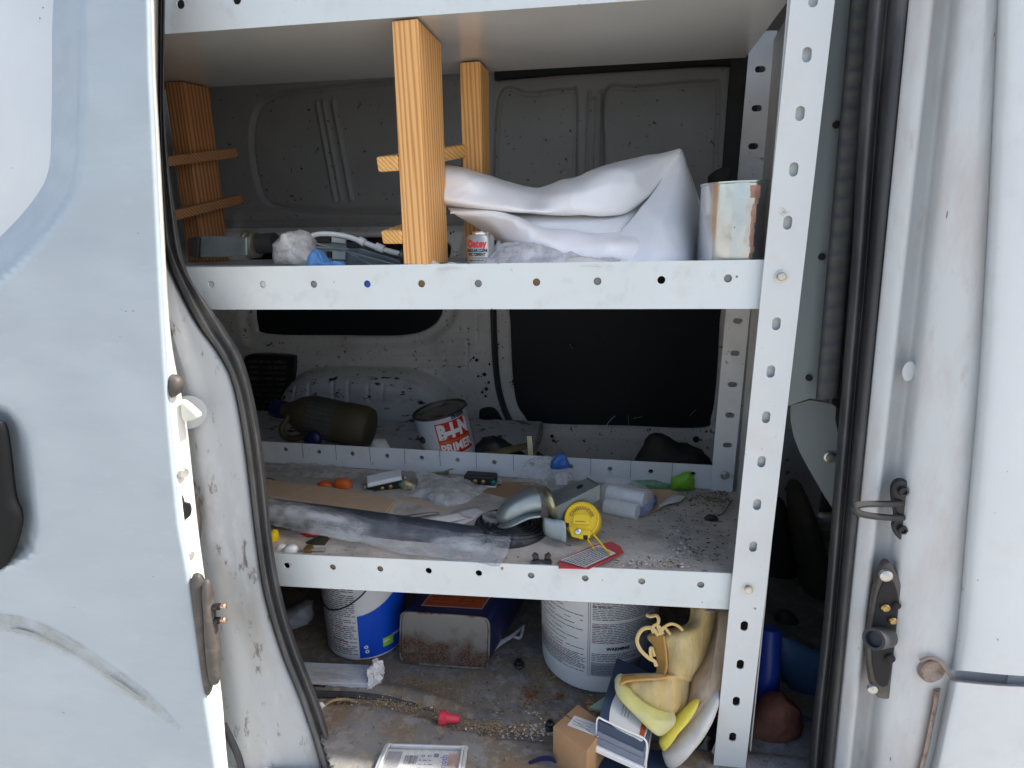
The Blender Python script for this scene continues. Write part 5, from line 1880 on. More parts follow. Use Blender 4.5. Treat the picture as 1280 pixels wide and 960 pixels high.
small_inflate('yellow_bobbin', 'yellow plastic bobbin peeking out under the wrapped tube by the door seal', 'bobbin', [(336, 680), (338, 664), (346, 663), (348, 674), (344, 682)], .055, .010, yellow_pl)
small_inflate('plastic_anchor', 'larger white plastic anchor in the front left corner of the lower shelf', 'anchor', [(354, 690), (356, 684), (365, 681), (372, 684), (371, 692), (360, 694)], .022, .008, white_plastic)
small_inflate('plastic_anchor', 'smaller crumpled white anchor against the door seal on the lower shelf', 'anchor', [(344, 690), (347, 682), (353, 680), (357, 683), (352, 690)], .030, .007, white_plastic)
bf = low_thing('brass_rod', 'threaded rod with a square brass nut at the front left of the lower shelf', 'rod', 390, 690)
bm = BM()
add_tube(bm, [P(372, 688, .022), P(407, 687, .022)], .0022, 8, 2)
obj('rod', bm, steel_bolt, bf)
bm = BM()
add_box(bm, P(386, 687, .022), (.012, .012, .012), rotm(10, 0, 0))
obj('nut', bm, brass, bf, smooth=False, bevel=.001)
bm = BM()
add_tube(bm, [P(380, 683, .05), P(395, 678, .05), P(407, 675, .05)], .010, 10, 3, taper=lambda f: .6 + .4 * f)
tag(obj('dark_fitting', bm, mat('olive fitting', (.10, .10, .06), .35, metal=.6, var=.3, vscale=60)), 'olive metal fitting under the wrapped tube', 'fitting')
bm = BM()
add_tube(bm, [PL(318, 604, .002), PL(330, 598, .02), PL(341, 599, .014), PL(343, 603, .004)], .0012, 6, 6)
add_tube(bm, [PL(880, 647, .002), PL(896, 645, .003), PL(905, 640, .002), PL(915, 625, .004)], .0010, 6, 6)
tag(obj('wire_piece', bm, wire_black), 'thin black wire bits on the dusty lower shelf', 'wire')
small_inflate('rubber_grommet', 'small black rubber bit on the dust at right end of the lower shelf', 'grommet', [(880, 648), (886, 643), (895, 645), (898, 650), (888, 651)], PL(888, 650).y, .005, black_plastic)
tag(obj('wood_chip', add_prism(BM(), [PL(752, 648, .003), PL(764, 649, .003), PL(765, 662, .003), PL(751, 662, .003)], (0, 0, -.002)), card_pale, smooth=False), 'small square pale wood chip right of the yellow reel', 'wood chip')

# ------------------------------------------------------------------ cargo floor
def PF(x, y, up=0.):
    return PZ(x, y, FZ + .004 + up)


# bucket with blue label
def bucket(name, label, cx, cy, wpx, hgt, taper_, mats):
    c = PF(cx, cy)
    s = mpp(cx, cy, c.y)
    r = wpx / 2 * s * 1.0
    t = thing(name, label, 'bucket', c)
    c = c + Vector((0, r * .86, 0))
    M = Matrix.Translation(c)
    rr = lambda z: r * (1 + (taper_ - 1) * min(1, max(0, z / hgt)))
    bm = BM()
    add_lathe(bm, [(r * .93, 0), (r * .985, .003), (r, .010), (rr(hgt * .5), hgt * .5), (rr(hgt), hgt), (rr(hgt) * 1.02, hgt + .004), (rr(hgt) * 1.02, hgt + .014), (rr(hgt) * .98, hgt + .018), (rr(hgt) * .94, hgt + .008), (.002, hgt + .008)], M, 64)
    obj('bucket_body', bm, mats, t)
    return t, M, rr, c, s


bt, M, rr, c, s = bucket('blue_bucket', 'white paint bucket with royal blue label panel on the cargo floor', 443, 822, 100, .172, 1.05, bucket_white)
# centre angle facing the camera
def face_th(c):
    d = CAM - c
    return math.atan2(d.x, -d.y)


th = face_th(c)
r0 = rr(0)
fm = lambda u_, v_, l=.0006: M @ Vector(((rr(v_) + l) * math.sin(th + u_ / r0), -(rr(v_) + l) * math.cos(th + u_ / r0), v_))
pxu = lambda x: r0 * math.asin(max(-1, min(1, (x - 443) / 52)))
bm = BM()
add_quad_uv(bm, fm, pxu(392), .008, pxu(433), .170, 12)
obj('white_label', bm, label_white, bt)
fm1 = lambda u_, v_: fm(u_, v_, .0011)
bm = BM()
n = 16
u0, u1 = pxu(432), r0 * 2.0
for k in range(n):          # curved upper border rising to the right
    ua, ub_ = u0 + (u1 - u0) * k / n, u0 + (u1 - u0) * (k + 1) / n
    ha = .100 + .060 * (k / n * 1.5) ** 1.5
    hb = .100 + .060 * ((k + 1) / n * 1.5) ** 1.5
    for j in range(4):
        lo0, lo1 = .008 + (min(.17, ha) - .008) * j / 4, .008 + (min(.17, ha) - .008) * (j + 1) / 4
        lb0, lb1 = .008 + (min(.17, hb) - .008) * j / 4, .008 + (min(.17, hb) - .008) * (j + 1) / 4
        bm.faces.new([bm.verts.new(fm1(*q)) for q in ((ua, lo0), (ub_, lb0), (ub_, lb1), (ua, lo1))])
obj('blue_label', bm, label_blue, bt)
fm2 = lambda u_, v_: fm(u_, v_, .0017)
bm = BM()
add_quad_uv(bm, fm2, pxu(461), .022, pxu(474), .041, 3)
obj('lime_square', bm, label_green, bt)
bm = BM()
add_print(bm, fm1, pxu(393), .014, pxu(430), .165, .0044, random.Random(2), .95)
obj('fine_print', bm, print_grey, bt)
bm = BM()
for v in (.072, .044, .026):
    add_print(bm, fm2, pxu(402), v, pxu(424), v + .0045, .0044, random.Random(int(v * 1e3)), .8)
obj('red_print', bm, print_red, bt)
bm = BM()
add_text(bm, 'interior latex', .010, fm2, pxu(486), .040, .0002, 1)
add_text(bm, 'paint', .007, fm2, pxu(466), .034, .0002, 1)
for (x, v) in ((436, .033), (437, .023)):
    add_text(bm, 'o', .014, fm2, pxu(x) + .006, v, .0006, 1, .5)
obj('white_lettering', bm, print_white, bt)
bm = BM()
e = fm(pxu(449), .166, .004)
e2 = fm(pxu(394), .104, .002)
add_tube(bm, [e, fm(pxu(440), .152, .012), fm(pxu(425), .132, .014), fm(pxu(408), .115, .010), e2, fm(-r0 * 1.6, .104, .004)], .0016, 8, 8)
obj('bail_wire', bm, wire_black, bt)
bm = BM()
bmesh.ops.create_uvsphere(bm, u_segments=18, v_segments=10, radius=.012, matrix=Matrix.Translation(e) @ Matrix.Diagonal((1, .4, .62, 1)))
obj('bail_ear', bm, black_plastic, bt)
bm = BM()
rn = random.Random(4)
for k in range(9):
    a_ = k / 9 * 6.28
    add_quad_uv(bm, fm2, pxu(463) + .004 * math.cos(a_) - .0012, .159 + .005 * math.sin(a_) - .0012, pxu(463) + .004 * math.cos(a_) + .0012, .159 + .005 * math.sin(a_) + .0012)
add_quad_uv(bm, fm2, pxu(463) - .003, .156, pxu(463) + .003, .161)
obj('moss_stain', bm, mat('olive stain', (.35, .33, .08), .8), bt)

# navy rectangular tin lying on its side, base towards us
nv = thing('navy_tin', 'navy rectangular metal tin lying on its side with rusty base towards us', 'tin', PF(556, 834))
fr = [(503, 766), (512, 768 - 1), (606, 774), (613, 782), (611, 828), (604, 836), (508, 829), (501, 820)]
Yn = PF(556, 832).y
face_px = smooth_loop([(502, 776), (504, 769), (512, 767), (560, 770), (602, 773.5), (610, 778), (612, 788), (611, 822), (609, 832), (600, 836), (556, 833), (510, 829), (503, 825), (501, 815)], 3)
fpz = [P(x, y, Yn) for x, y in face_px]
low_z = min(p.z for p in fpz)
for p in fpz:
    p.z += (FZ + .005 - low_z)
bv = Vector((.045, .22, .006))
bm = add_prism(BM(), fpz, bv)
obj('tin_body', bm, label_navy, nv, bevel=.002)
cF = sum(fpz, Vector()) / len(fpz)
bm = BM()
ins = [cF + (p - cF) * .965 + Vector((0, -.0035, 0)) for p in fpz]
add_prism(bm, ins, (0, .0025, 0))
obj('tin_base', bm, tin_base_mat, nv)
bm = BM()
add_tube(bm, [p + Vector((0, -.003, 0)) for p in fpz] + [fpz[0] + Vector((0, -.003, 0))], .0022, 6, 1)
obj('base_rim', bm, tin_dirty, nv)
tl = max(p.z for p in fpz)
tlft = P(505, 768, Yn)
# orange label on the upper side
zt = lambda x: np.interp(x, [P(505, 768, Yn).x, P(608, 775, Yn).x], [0, 1])
def topmap(a_, b_):
    A_, B_ = P(506, 767.5, Yn), P(608, 774, Yn)
    A_.z += FZ + .005 - low_z
    B_.z += FZ + .005 - low_z
    return A_.lerp(B_, a_) + bv * b_ + Vector((0, 0, .0026))
bm = BM()
add_quad_uv(bm, topmap, .14, .085, .90, .5, 6)
o = obj('label_border', bm, mat('label pink edge', (.55, .36, .30), .5), nv)
bm = BM()
add_quad_uv(bm, lambda a_, b_: topmap(a_, b_) + Vector((0, 0, .0005)), .155, .095, .885, .5, 6)
obj('orange_label', bm, label_orange, nv)
bm = BM()
t3 = lambda a_, b_: topmap(a_, b_) + Vector((0, 0, .001))
for k in range(5):
    add_print(bm, t3, .2, .12 + k * .05, .48, .14 + k * .05, .018, random.Random(k), .9)
    add_print(bm, t3, .56, .12 + k * .05, .84, .14 + k * .05, .018, random.Random(k + 9), .9)
obj('label_print', bm, mat('dark orange print', (.16, .04, .015), .6), nv)
bm = BM()
add_text(bm, 'mineral spirits', .045, lambda a_, b_: t3(a_, .05 + b_ * .7), .55, 0, 0, .9)
obj('faint_lettering', bm, mat('dull blue lettering', (.05, .06, .14), .5), nv)

# large white bucket with printed label
wbk, M, rr, c, s = bucket('white_bucket', 'large white bucket with wrap label of fine print on the cargo floor', 746, 860, 150, .205, 1.03, bucket_white)
th = face_th(c)
r0 = rr(0)
fm = lambda u_, v_, l=.0006: M @ Vector(((rr(v_) + l) * math.sin(th + u_ / r0), -(rr(v_) + l) * math.cos(th + u_ / r0), v_))
bm = BM()
add_quad_uv(bm, fm, -r0 * 1.5, .034, r0 * 1.5, .2, 40)
obj('wrap_label', bm, label_white, wbk)
fm1 = lambda u_, v_: fm(u_, v_, .0012)
bm = BM()
add_quad_uv(bm, fm1, -r0 * .165, .036, -r0 * .158, .2, 1)
add_quad_uv(bm, fm1, -r0 * .135, .036, -r0 * .128, .2, 1)
rb = random.Random(21)
v = .192
while v > .085:
    add_print(bm, fm1, -r0 * 1.35, v, -r0 * (.2 + rb.random() * .25), v + .004, .0036, rb, 1, (2, 9))
    v -= .0095
add_print(bm, fm1, -r0 * 1.35, .040, -r0 * .2, .080, .0034, rb, .98)
for (a_, b_) in ((.150, .192), (.104, .146)):
    add_print(bm, fm1, -r0 * .10, a_, r0 * 1.3, b_, .0034, rb, .97)
add_print(bm, fm1, -r0 * .10, .068, r0 * 1.3, .086, .0034, rb, .5)
for v in (.064, .158):
    add_print(bm, fm1, -r0 * .09, v, r0 * .1, v + .005, .0055, rb, .6, (3, 6))
add_print(bm, fm1, -r0 * .10, .040, r0 * 1.3, .062, .0034, rb, .97)
obj('fine_print', bm, print_grey, wbk)
bm = BM()
for v, a_, b_ in ((.190, -.1, .25), (.176, -.1, .2), (.136, -.1, .15), (.108, -.1, .25), (.082, -1.2, -.5), (.062, -1.2, -.4), (.055, .5, 1.1)):
    add_print(bm, fm1, r0 * a_, v, r0 * b_, v + .0045, .0042, rb, 1)
obj('red_print', bm, print_red, wbk)
bm = BM()
add_quad_uv(bm, lambda u_, v_: fm(u_, v_, .0009), -r0 * .11, .038, r0 * 1.35, .066, 16)
obj('grey_panel', bm, mat('grey label panel', (.30, .33, .37), .5), wbk)
bm = BM()
add_text(bm, '⚠ WARNING'.replace('⚠ ', ''), .0085, fm1, r0 * .32, .094, .0004, 1)
obj('black_lettering', bm, print_black, wbk)

# painted board
pb_ = thing('painted_board', 'white painted board with torn ragged end lying by the door seal', 'board', PF(420, 862))
Yb0 = PF(420, 862).y
f0, f1_ = PF(345, 859), PF(466, 862)
b0, b1 = PF(345, 829, .012), PF(462, 834, .012)
bm = BM()
add_prism(bm, [f0, f1_, f1_ + Vector((0, .0, .006)), f0 + Vector((0, 0, .006))], (0, .003, 0))
bm2 = BM()
q = [f0 + Vector((0, 0, .012)), f1_ + Vector((0, 0, .012)), b1 + Vector((0, .0, .006)), b0 + Vector((0, 0, .006))]
add_prism(bm2, q, (0, 0, -.014))
bm.free()
obj('board', bm2, painted_wood, pb_, smooth=False, bevel=.002)
bm = inflate([(462, 837), (466, 829), (473, 829), (478, 836), (477, 850), (472, 860), (465, 864), (459, 858), (464, 848)], f1_.y + .015, .016, n=3, rings=7, crumple=.008, cs=120)
obj('torn_end', bm, torn_white, pb_)
bm = BM()
a, b = PF(392, 857, .014), PF(407, 858, .014)
add_box(bm, (a + b) / 2, ((b - a).length, .003, .002))
obj('slot', bm, hole_dark, pb_)

small_inflate('crumpled_bag', 'whitish crumpled bag between door seal and blue bucket', 'plastic bag', [(335, 800), (345, 772), (358, 764), (372, 756), (388, 754), (390, 776), (372, 780), (360, 790)], PF(370, 800).y + .06, .03, grey_film, 2, .006)
wnx = thing('wire_connector', 'pinkish red twist-on wire connector on the sawdust of the cargo floor', 'wire connector', PF(560, 905))
c = PF(561, 899, .008)
a, b = PF(549, 897, .009), PF(575, 899, .008)
ax = b - a
s = ax.length
bm = BM()
add_lathe(bm, [(s * .30, 0), (s * .34, s * .05), (s * .33, s * .30), (s * .24, s * .38), (s * .16, s * .98), (s * .10, s)], Matrix.Translation(a) @ frame_to(ax, Vector((0, 0, 1))).to_4x4(), 20)
obj('connector_shell', bm, pink_pl, wnx)
for ang in (.9, .9 + math.pi):
    bm = BM()
    Mw = Matrix.Translation(a) @ frame_to(ax, Vector((0, 0, 1))).to_4x4() @ Matrix.Rotation(ang, 4, 'Z')
    add_box(bm, Mw @ Vector((s * .36, 0, s * .16)), (s * .22, s * .10, s * .30), Mw.to_3x3())
    obj('wing', bm, pink_pl, wnx, smooth=False, bevel=.001)
def knob(label, x, y, r):
    t = thing('rubber_plug', label, 'plug', PF(x, y + r))
    c = PF(x, y + r * .6, .0)
    s = mpp(x, y, c.y)
    bm = BM()
    add_lathe(bm, [(r * s * 1.05, 0), (r * s * 1.05, .004), (r * s * .8, .006), (r * s * .75, .013), (r * s * .4, .014), (r * s * .35, .009), (.001, .009)], Matrix.Translation(c) @ rotm(18, 0, 0).to_4x4(), 24)
    obj('plug_body', bm, black_plastic, t)


knob('small black round plug on the dusty floor left of the white bucket', 649, 828, 6)
knob('small black plug touching the corner of the brown carton', 688, 905, 6)

# brown carton
bx = thing('brown_carton', 'small brown cardboard carton with pale address label on the cargo floor', 'carton', PF(730, 958))
zt_ = .068
top4 = [PF(691, 908, zt_), PF(734, 940, zt_), PF(758, 905, zt_), PF(722, 880, zt_)]
bm = BM()
add_prism(bm, top4, (0, 0, -zt_))
obj('carton_body', bm, card, bx, smooth=False, bevel=.0015)
q = [PF(709, 907, zt_), PF(748, 922, zt_), PF(757, 909, zt_), PF(718, 895, zt_)]
bm = add_prism(BM(), [p + Vector((0, 0, .001)) for p in q], (0, 0, -.0006))
obj('carton_label', bm, paper, bx, smooth=False)
bm = BM()
lm = lambda a_, b_: q[0].lerp(q[1], a_).lerp(q[3].lerp(q[2], a_), b_) + Vector((0, 0, .0016))
for k in range(3):
    add_print(bm, lm, .1, .2 + k * .22, .7, .32 + k * .22, .09, random.Random(k), .9)
obj('label_print', bm, plug_grey, bx, smooth=False)
bm = BM()
e0 = (top4[0] + top4[3]) / 2 + Vector((0, 0, .0006))
e1 = (top4[1] + top4[2]) / 2 + Vector((0, 0, .0006))
add_tube(bm, [e0, e1], .0006, 5, 1)
obj('flap_seam', bm, flake_brown, bx)

# banded stack of cards / paint swatches
st_ = thing('card_pack', 'banded navy card pack with white oval label standing in front of the yellow shoes', 'card pack', PF(780, 968))
# a block: front face (short end) and long top face going back up
zf = .070
F0, F1 = PF(746, 900, zf), PF(804, 925, zf)
F0, F1 = P(747, 901, -.045), P(805, 928, -.055)
upv = P(771, 822, .075) - P(747, 901, -.045)
upv = Vector((upv.x, upv.y, upv.z))
dn = Vector((.000, -.004, -.050))
rows_ = [F0, F1, F1 + upv, F0 + upv]
bm = BM()
add_prism(bm, rows_, dn * .32)
obj('navy_block', bm, navy_box, st_, smooth=False, bevel=.001)
bm = BM()
for k in range(9):
    o_ = dn * (.34 + k * .052)
    j = Vector((rn.uniform(-.001, .001), rn.uniform(-.0015, .001), 0))
    add_prism(bm, [p + o_ + j for p in rows_], dn * .046)
obj('card_edges', bm, slate_card, st_, smooth=False)
bm = BM()
add_prism(bm, [rows_[0] + dn * .82 + Vector((-.002, -.004, 0)), rows_[1] + dn * .82 + Vector((.003, -.004, 0)), rows_[2] + dn * .82, rows_[3] + dn * .82], dn * .16)
obj('white_tray', bm, white_plastic, st_, smooth=False, bevel=.001)
nrm = (rows_[1] - rows_[0]).cross(rows_[3] - rows_[0]).normalized()
if nrm.dot(CAM - F0) < 0:
    nrm = -nrm
bmap = lambda a_, b_, l=.0008: rows_[0].lerp(rows_[1], a_) + upv * b_ + nrm * l
bm = BM()
L_pts = [(.30, .02), (.78, -.0), (.995, .05), (.995, .62), (.80, .74), (.5, .80), (.28, .62), (.18, .35), (.20, .12)]
bm.faces.new([bm.verts.new(bmap(a_, b_)) for a_, b_ in smooth_loop(L_pts, 4)])
obj('oval_label', bm, label_white, st_, smooth=False)
bm = BM()
tm_ = lambda a_, b_: bmap(a_ / .065, b_ / .13, .0014)
add_text(bm, 'RI LAVI', .0085, tm_, .044, .060, .0003, 1, R(95))
for k in range(3):
    add_quad_uv(bm, lambda a_, b_: bmap(a_, b_, .0014), .42 + k * .07, .2, .43 + k * .07, .55 - k * .05)
obj('label_lettering', bm, print_grey, st_, smooth=False)
bm = BM()
bm.faces.new([bm.verts.new(bmap(.62 + .05 * math.cos(t), .62 + .04 * math.sin(t), .0016)) for t in [k * .4 for k in range(15)]])
obj('dark_dot', bm, print_black, st_, smooth=False)
bm = BM()
add_quad_uv(bm, lambda a_, b_: bmap(a_, b_, .0014), .87, .05, .98, .35)
obj('red_block', bm, label_orange, st_, smooth=False)
bm = BM()
c0, c1 = rows_[0] + nrm * .002 + upv * .02, rows_[1] + nrm * .002 + upv * .02
add_tube(bm, [c0 + dn * .5 - nrm * .002 + Vector((-.002, 0, 0)), c0 + Vector((-.001, 0, 0)), c0.lerp(c1, .15) + nrm * .002, c0.lerp(c1, .6) + nrm * .002, c1 + Vector((.001, 0, 0)), c1 + dn * .5 + Vector((.003, -.002, 0)), c1 + dn * .98 + Vector((.003, -.003, 0))], .0014, 8, 5)
obj('elastic_band', bm, white_plastic, st_)
# dark printed box under and behind the pack
db = thing('dark_box', 'dark blue printed box standing behind the banded card pack', 'box', PF(800, 900))
bm = BM()
add_prism(bm, [P(790, 862, .085), P(810, 800, .115), P(845, 815, .115), P(830, 870, .08)], (0.02, .03, -.07))
obj('box_body', bm, navy_box, db, smooth=False, bevel=.001)
dbox = thing('dark_carton', 'navy carton lying under the banded card pack at the bottom edge', 'carton', PF(790, 975))
bm = BM()
lowp = rows_[0] + dn
add_prism(bm, [PF(742, 975, .010), PF(836, 985, .010), PF(846, 940, .010), PF(760, 930, .010)], (0, 0, -.01))
obj('carton_body', bm, navy_box, dbox, smooth=False, bevel=.001)
tag(obj('green_card', add_prism(BM(), [PF(736, 884, .07), PF(764, 866, .085), PF(772, 870, .085), PF(752, 888, .07)], (0, 0, -.004)), mat('grey green card', (.16, .25, .17), .6), smooth=False), 'grey green card edge between carton and white bucket', 'card')
bm = BM()
board(bm, PF(735, 880, .04), PF(757, 895, .05), .008, .012)
tag(obj('wood_stick', bm, wood_old_x, smooth=False), 'short brown stick behind the brown carton', 'stick')

# ------------------------------------------------------------------ yellow shoes
sh1 = thing('yellow_shoe', 'faded yellow lace-up shoe with lime sole leaning toe down against the white bucket', 'shoe', PF(840, 930))
cr_ = lambda pts: [(740 + x / 4.8, 760 + y / 4.8) for x, y in pts]
up1 = cr_([(600, 2), (690, -20), (752, 5), (745, 100), (722, 200), (690, 280), (650, 340), (606, 410), (580, 500), (560, 570), (500, 650), (420, 610), (330, 560), (230, 500), (150, 470), (142, 440), (180, 412), (270, 408), (370, 400), (400, 372), (395, 300), (372, 220), (350, 170), (400, 150), (470, 155), (520, 140), (570, 110), (595, 60)])
def shoeY(x, y):           # leans back towards the top
    return -.025 + (930 - y) * .00052
SR = [[(600, 0), (640, -10), (690, -14), (730, -4), (752, 4)], [(562, 108), (610, 96), (660, 104), (702, 112), (740, 108)],
      [(346, 162), (440, 163), (540, 168), (640, 188), (724, 200)], [(372, 225), (450, 235), (530, 250), (620, 270), (692, 278)],
      [(393, 300), (455, 310), (530, 320), (602, 335), (654, 340)], [(394, 365), (452, 372), (520, 382), (572, 398), (612, 408)],
      [(384, 396), (440, 400), (515, 410), (566, 424), (602, 432)], [(182, 408), (300, 408), (420, 416), (510, 432), (592, 448)],
      [(142, 446), (270, 458), (390, 474), (490, 494), (582, 512)], [(200, 512), (310, 545), (410, 575), (490, 602), (564, 578)],
      [(300, 592), (350, 625), (400, 655), (450, 668), (508, 652)]]
SO = [[.020, -.004, -.012, .000, .030]] * 2 + [[.012, -.012, -.022, -.010, .030]] * 5 + [[.010, -.012, -.022, -.014, .026], [.004, -.018, -.026, -.018, .022], [.006, -.016, -.022, -.012, .020], [.02, .01, .005, .01, .024]]
def shoe_rows(c0, c1, lift=0.):
    out = []
    for r_, o_ in zip(SR, SO):
        px = cr_(r_)
        out.append([(x, y, shoeY(x, y) + q - lift) for (x, y), q in zip(px, o_)][c0:c1])
    return out
obj('shoe_upper', patch(shoe_rows(0, 5), 6, 5, .0012, 55), shoe_yellow, sh1, solid=.004, ang=0)
obj('shoe_heel', patch([[(x, y, Y_ + .05 + .02 * (k in (0, 4))) for k, (x, y, Y_) in enumerate(r_)] for r_ in shoe_rows(0, 5)], 4, 4), shoe_tan, sh1, solid=.004, ang=0)
so1 = cr_([(150, 430), (210, 470), (300, 540), (400, 600), (490, 640), (500, 680), (450, 730), (405, 748), (340, 700), (270, 630), (200, 560), (150, 505), (136, 470)])
obj('shoe_sole', inflate(so1, 0, .022, n=3, rings=6, Yf=lambda x, y: shoeY(x, y) - .014, back=1.8, center=(740 + 310 / 4.8, 760 + 600 / 4.8)), sole_lime, sh1, ang=0)
rw = shoe_rows(0, 2, .0085)
half = lambda r_: [r_[0], tuple(a_ * .55 + b_ * .45 for a_, b_ in zip(r_[0], r_[1])), tuple(a_ * .1 + b_ * .9 for a_, b_ in zip(r_[0], r_[1]))]
obj('shoe_tongue', patch([half(r_) for r_ in rw[2:7]], 5, 5, .0008, 70), shoe_orange, sh1, solid=.003, ang=0)
tb_ = cr_([(142, 446), (182, 409), (300, 405), (384, 398), (440, 398)])
lb_ = cr_([(168, 462), (215, 440), (310, 430), (400, 425), (470, 412)])
obj('toe_binding', patch([[(x, y, shoeY(x, y) + .002 - k * .003) for k, (x, y) in enumerate(tb_)], [(x, y, shoeY(x, y) - .020 - k * .003) for k, (x, y) in enumerate(lb_)]], 5, 3), shoe_orange, sh1, solid=.003, ang=0)
bm = BM()
pts = cr_([(600, 2), (645, 14), (690, 18), (730, 12), (752, 6)])
add_tube(bm, [P(x, y, shoeY(x, y) - .012 + abs(k - 2) * .012) for k, (x, y) in enumerate(pts)], .004, 8, 5)
obj('collar_edge', bm, shoe_tan, sh1)
for pth in ([(400, 165), (360, 120), (300, 130), (270, 190), (290, 250), (340, 300), (375, 320), (385, 350)],
            [(420, 160), (395, 110), (400, 70), (385, 45), (350, 50), (325, 40)],
            [(410, 150), (440, 110), (480, 95), (520, 110), (545, 135)],
            [(400, 160), (430, 115), (455, 140), (470, 160)], [(370, 150), (362, 120), (385, 100), (410, 120), (425, 155)],
            [(355, 300), (350, 250), (360, 240), (375, 290)]):
    bm = BM()
    pts = cr_(pth)
    add_tube(bm, [P(x, y, shoeY(x, y) - .030) for x, y in pts], .0030, 8, 5, squash=.7)
    obj('shoe_lace', bm, lace_mat, sh1)
sh2 = thing('yellow_shoe', 'dusty tan and grey shoe with grey sole wedged upright beside the shelf upright', 'shoe', PF(870, 955))
def shoeY2(x, y):
    return -.020 + (950 - y) * .00042
up2 = cr_([(760, 0), (860, 0), (880, 120), (850, 320), (800, 480), (740, 560), (640, 640), (560, 740), (470, 860), (415, 830), (402, 790), (450, 700), (540, 610), (575, 540), (600, 430), (660, 340), (720, 220), (752, 100)])
obj('shoe_upper', inflate(up2, 0, .030, n=3, rings=8, center=(740 + 680 / 4.8, 760 + 440 / 4.8), Yf=lambda x, y: shoeY2(x, y) + .012, crumple=.0015, cs=60), shoe_tan, sh2, ang=0)
so2 = cr_([(700, 530), (758, 480), (768, 520), (740, 610), (680, 720), (600, 820), (510, 920), (450, 938), (425, 890), (425, 850), (480, 790), (560, 700), (640, 610)])
obj('shoe_sole', inflate(so2, 0, .026, n=3, rings=6, Yf=lambda x, y: shoeY2(x, y) - .006, center=(740 + 600 / 4.8, 760 + 730 / 4.8)), sole_grey, sh2, ang=0)
ye2 = cr_([(404, 790), (450, 720), (530, 640), (610, 560), (645, 555), (600, 640), (520, 730), (480, 790), (430, 850), (412, 830)])
obj('shoe_stripe', inflate(ye2, 0, .012, n=3, rings=4, Yf=lambda x, y: shoeY2(x, y) - .018), mat('yellow shoe stripe', (.74, .62, .08), .6, var=.1, vscale=30), sh2, ang=0)
# dark bag bits under the shoes
tag(obj('black_bag', inflate([(808, 985), (812, 940), (835, 925), (865, 915), (892, 905), (905, 930), (905, 990)], .03, .035, n=3, rings=6, crumple=.008, cs=45, Yf=lambda x, y: .05), mat('black plastic bag', (.022, .020, .025), .3, var=.5, vscale=40)), 'black shiny bag under the yellow shoes by the shelf upright', 'bag')
bm = BM()
c = P(877, 957, .005)
add_tube(bm, [c + Vector((.0055 * math.cos(t), -.004, .006 * math.sin(t))) for t in [k * .7 for k in range(10)]], .0013, 6, 3)
tag(obj('brass_ring', bm, brass), 'small brass ring lying on the black bag', 'ring')
tag(obj('foil_bit', inflate([(890, 940), (893, 930), (901, 926), (903, 940), (896, 948)], .008, .004, n=1, rings=3, crumple=.002, cs=200), paper), 'small pinkish scrap on the black bag', 'scrap')

# plastic clamshell at the bottom edge
cl = thing('clamshell_pack', 'empty clear plastic clamshell pack with barcode card at the front edge of the floor', 'blister pack', PF(525, 965))
q0 = [PF(483, 932, .012), PF(582, 935, .012), PF(574, 985, .012), PF(462, 985, .012)]
bm = BM()
add_prism(bm, [p + Vector((0, 0, -.006)) for p in q0], (0, 0, -.004))
obj('insert_card', bm, paper, cl, smooth=False)
bm = BM()
for w0, up_ in ((1.0, 0), (.93, .004)):
    cc0 = sum(q0, Vector()) / 4
    loop = [cc0 + (p - cc0) * w0 + Vector((0, 0, up_)) for p in q0]
    loop2 = []
    for i in range(4):
        a_, b_ = loop[i], loop[(i + 1) % 4]
        loop2 += [a_.lerp(b_, .06), a_.lerp(b_, .94)]
    add_tube(bm, loop2 + [loop2[0]], .0032 if w0 == 1 else .002, 6, 3)
obj('clear_rim', bm, mat('clear pack rim', (.62, .64, .64), .15, alpha=.75, coat=1), cl)
bm = BM()
add_prism(bm, q0, (0, 0, -.0006))
obj('clear_cover', bm, film('clear cover film', (.8, .82, .84), .14, .08, .15, 30), cl, smooth=False)
cmap = lambda a_, b_: q0[3].lerp(q0[2], a_).lerp(q0[0].lerp(q0[1], a_), b_) + Vector((0, 0, -.0052))
bm = BM()
add_quad_uv(bm, cmap, .04, .04, .22, .93)
obj('grey_strip', bm, mat('grey pack print', (.22, .22, .23), .5), cl, smooth=False)
bm = BM()
rn = random.Random(31)
c2 = lambda a_, b_: cmap(a_, b_) + Vector((0, 0, .0005))
x = .27
while x < .43:
    w0 = rn.uniform(.004, .012)
    add_quad_uv(bm, c2, x, .62, x + w0, .84)
    x += w0 + rn.uniform(.004, .010)
for k in range(5):
    add_print(bm, c2, .45, .30 + k * .1, .62, .36 + k * .1, .05, rn, .9, (.4, 1.2))
add_text(bm, 'o o', .12, lambda a_, b_: c2(a_ * .8, b_), .66, .84, .002, 1)
add_quad_uv(bm, c2, .62, .80, .68, .90)
obj('pack_print', bm, print_black, cl, smooth=False)
bm = BM()
add_quad_uv(bm, c2, .80, .30, .94, .92)
obj('orange_picture', bm, mat('peach picture', (.60, .33, .20), .5, var=.4, vscale=60), cl, smooth=False)
bm = BM()
add_text(bm, 'smooth', .11, lambda a_, b_: c2(a_, b_), .755, .6, .003, 1.6, R(90))
obj('blue_lettering', bm, mat('blue pack lettering', (.05, .08, .35), .5), cl, smooth=False)
tag(obj('blue_strip', strip([(662, 962), (676, 957), (688, 957), (694, 962)], [2, 3, 3, 1], 0), blue_cap), 'blue strip at the front edge of the floor left of the carton', 'strip')
bpy.data.objects['blue_strip'].location = PF(678, 958, .002)
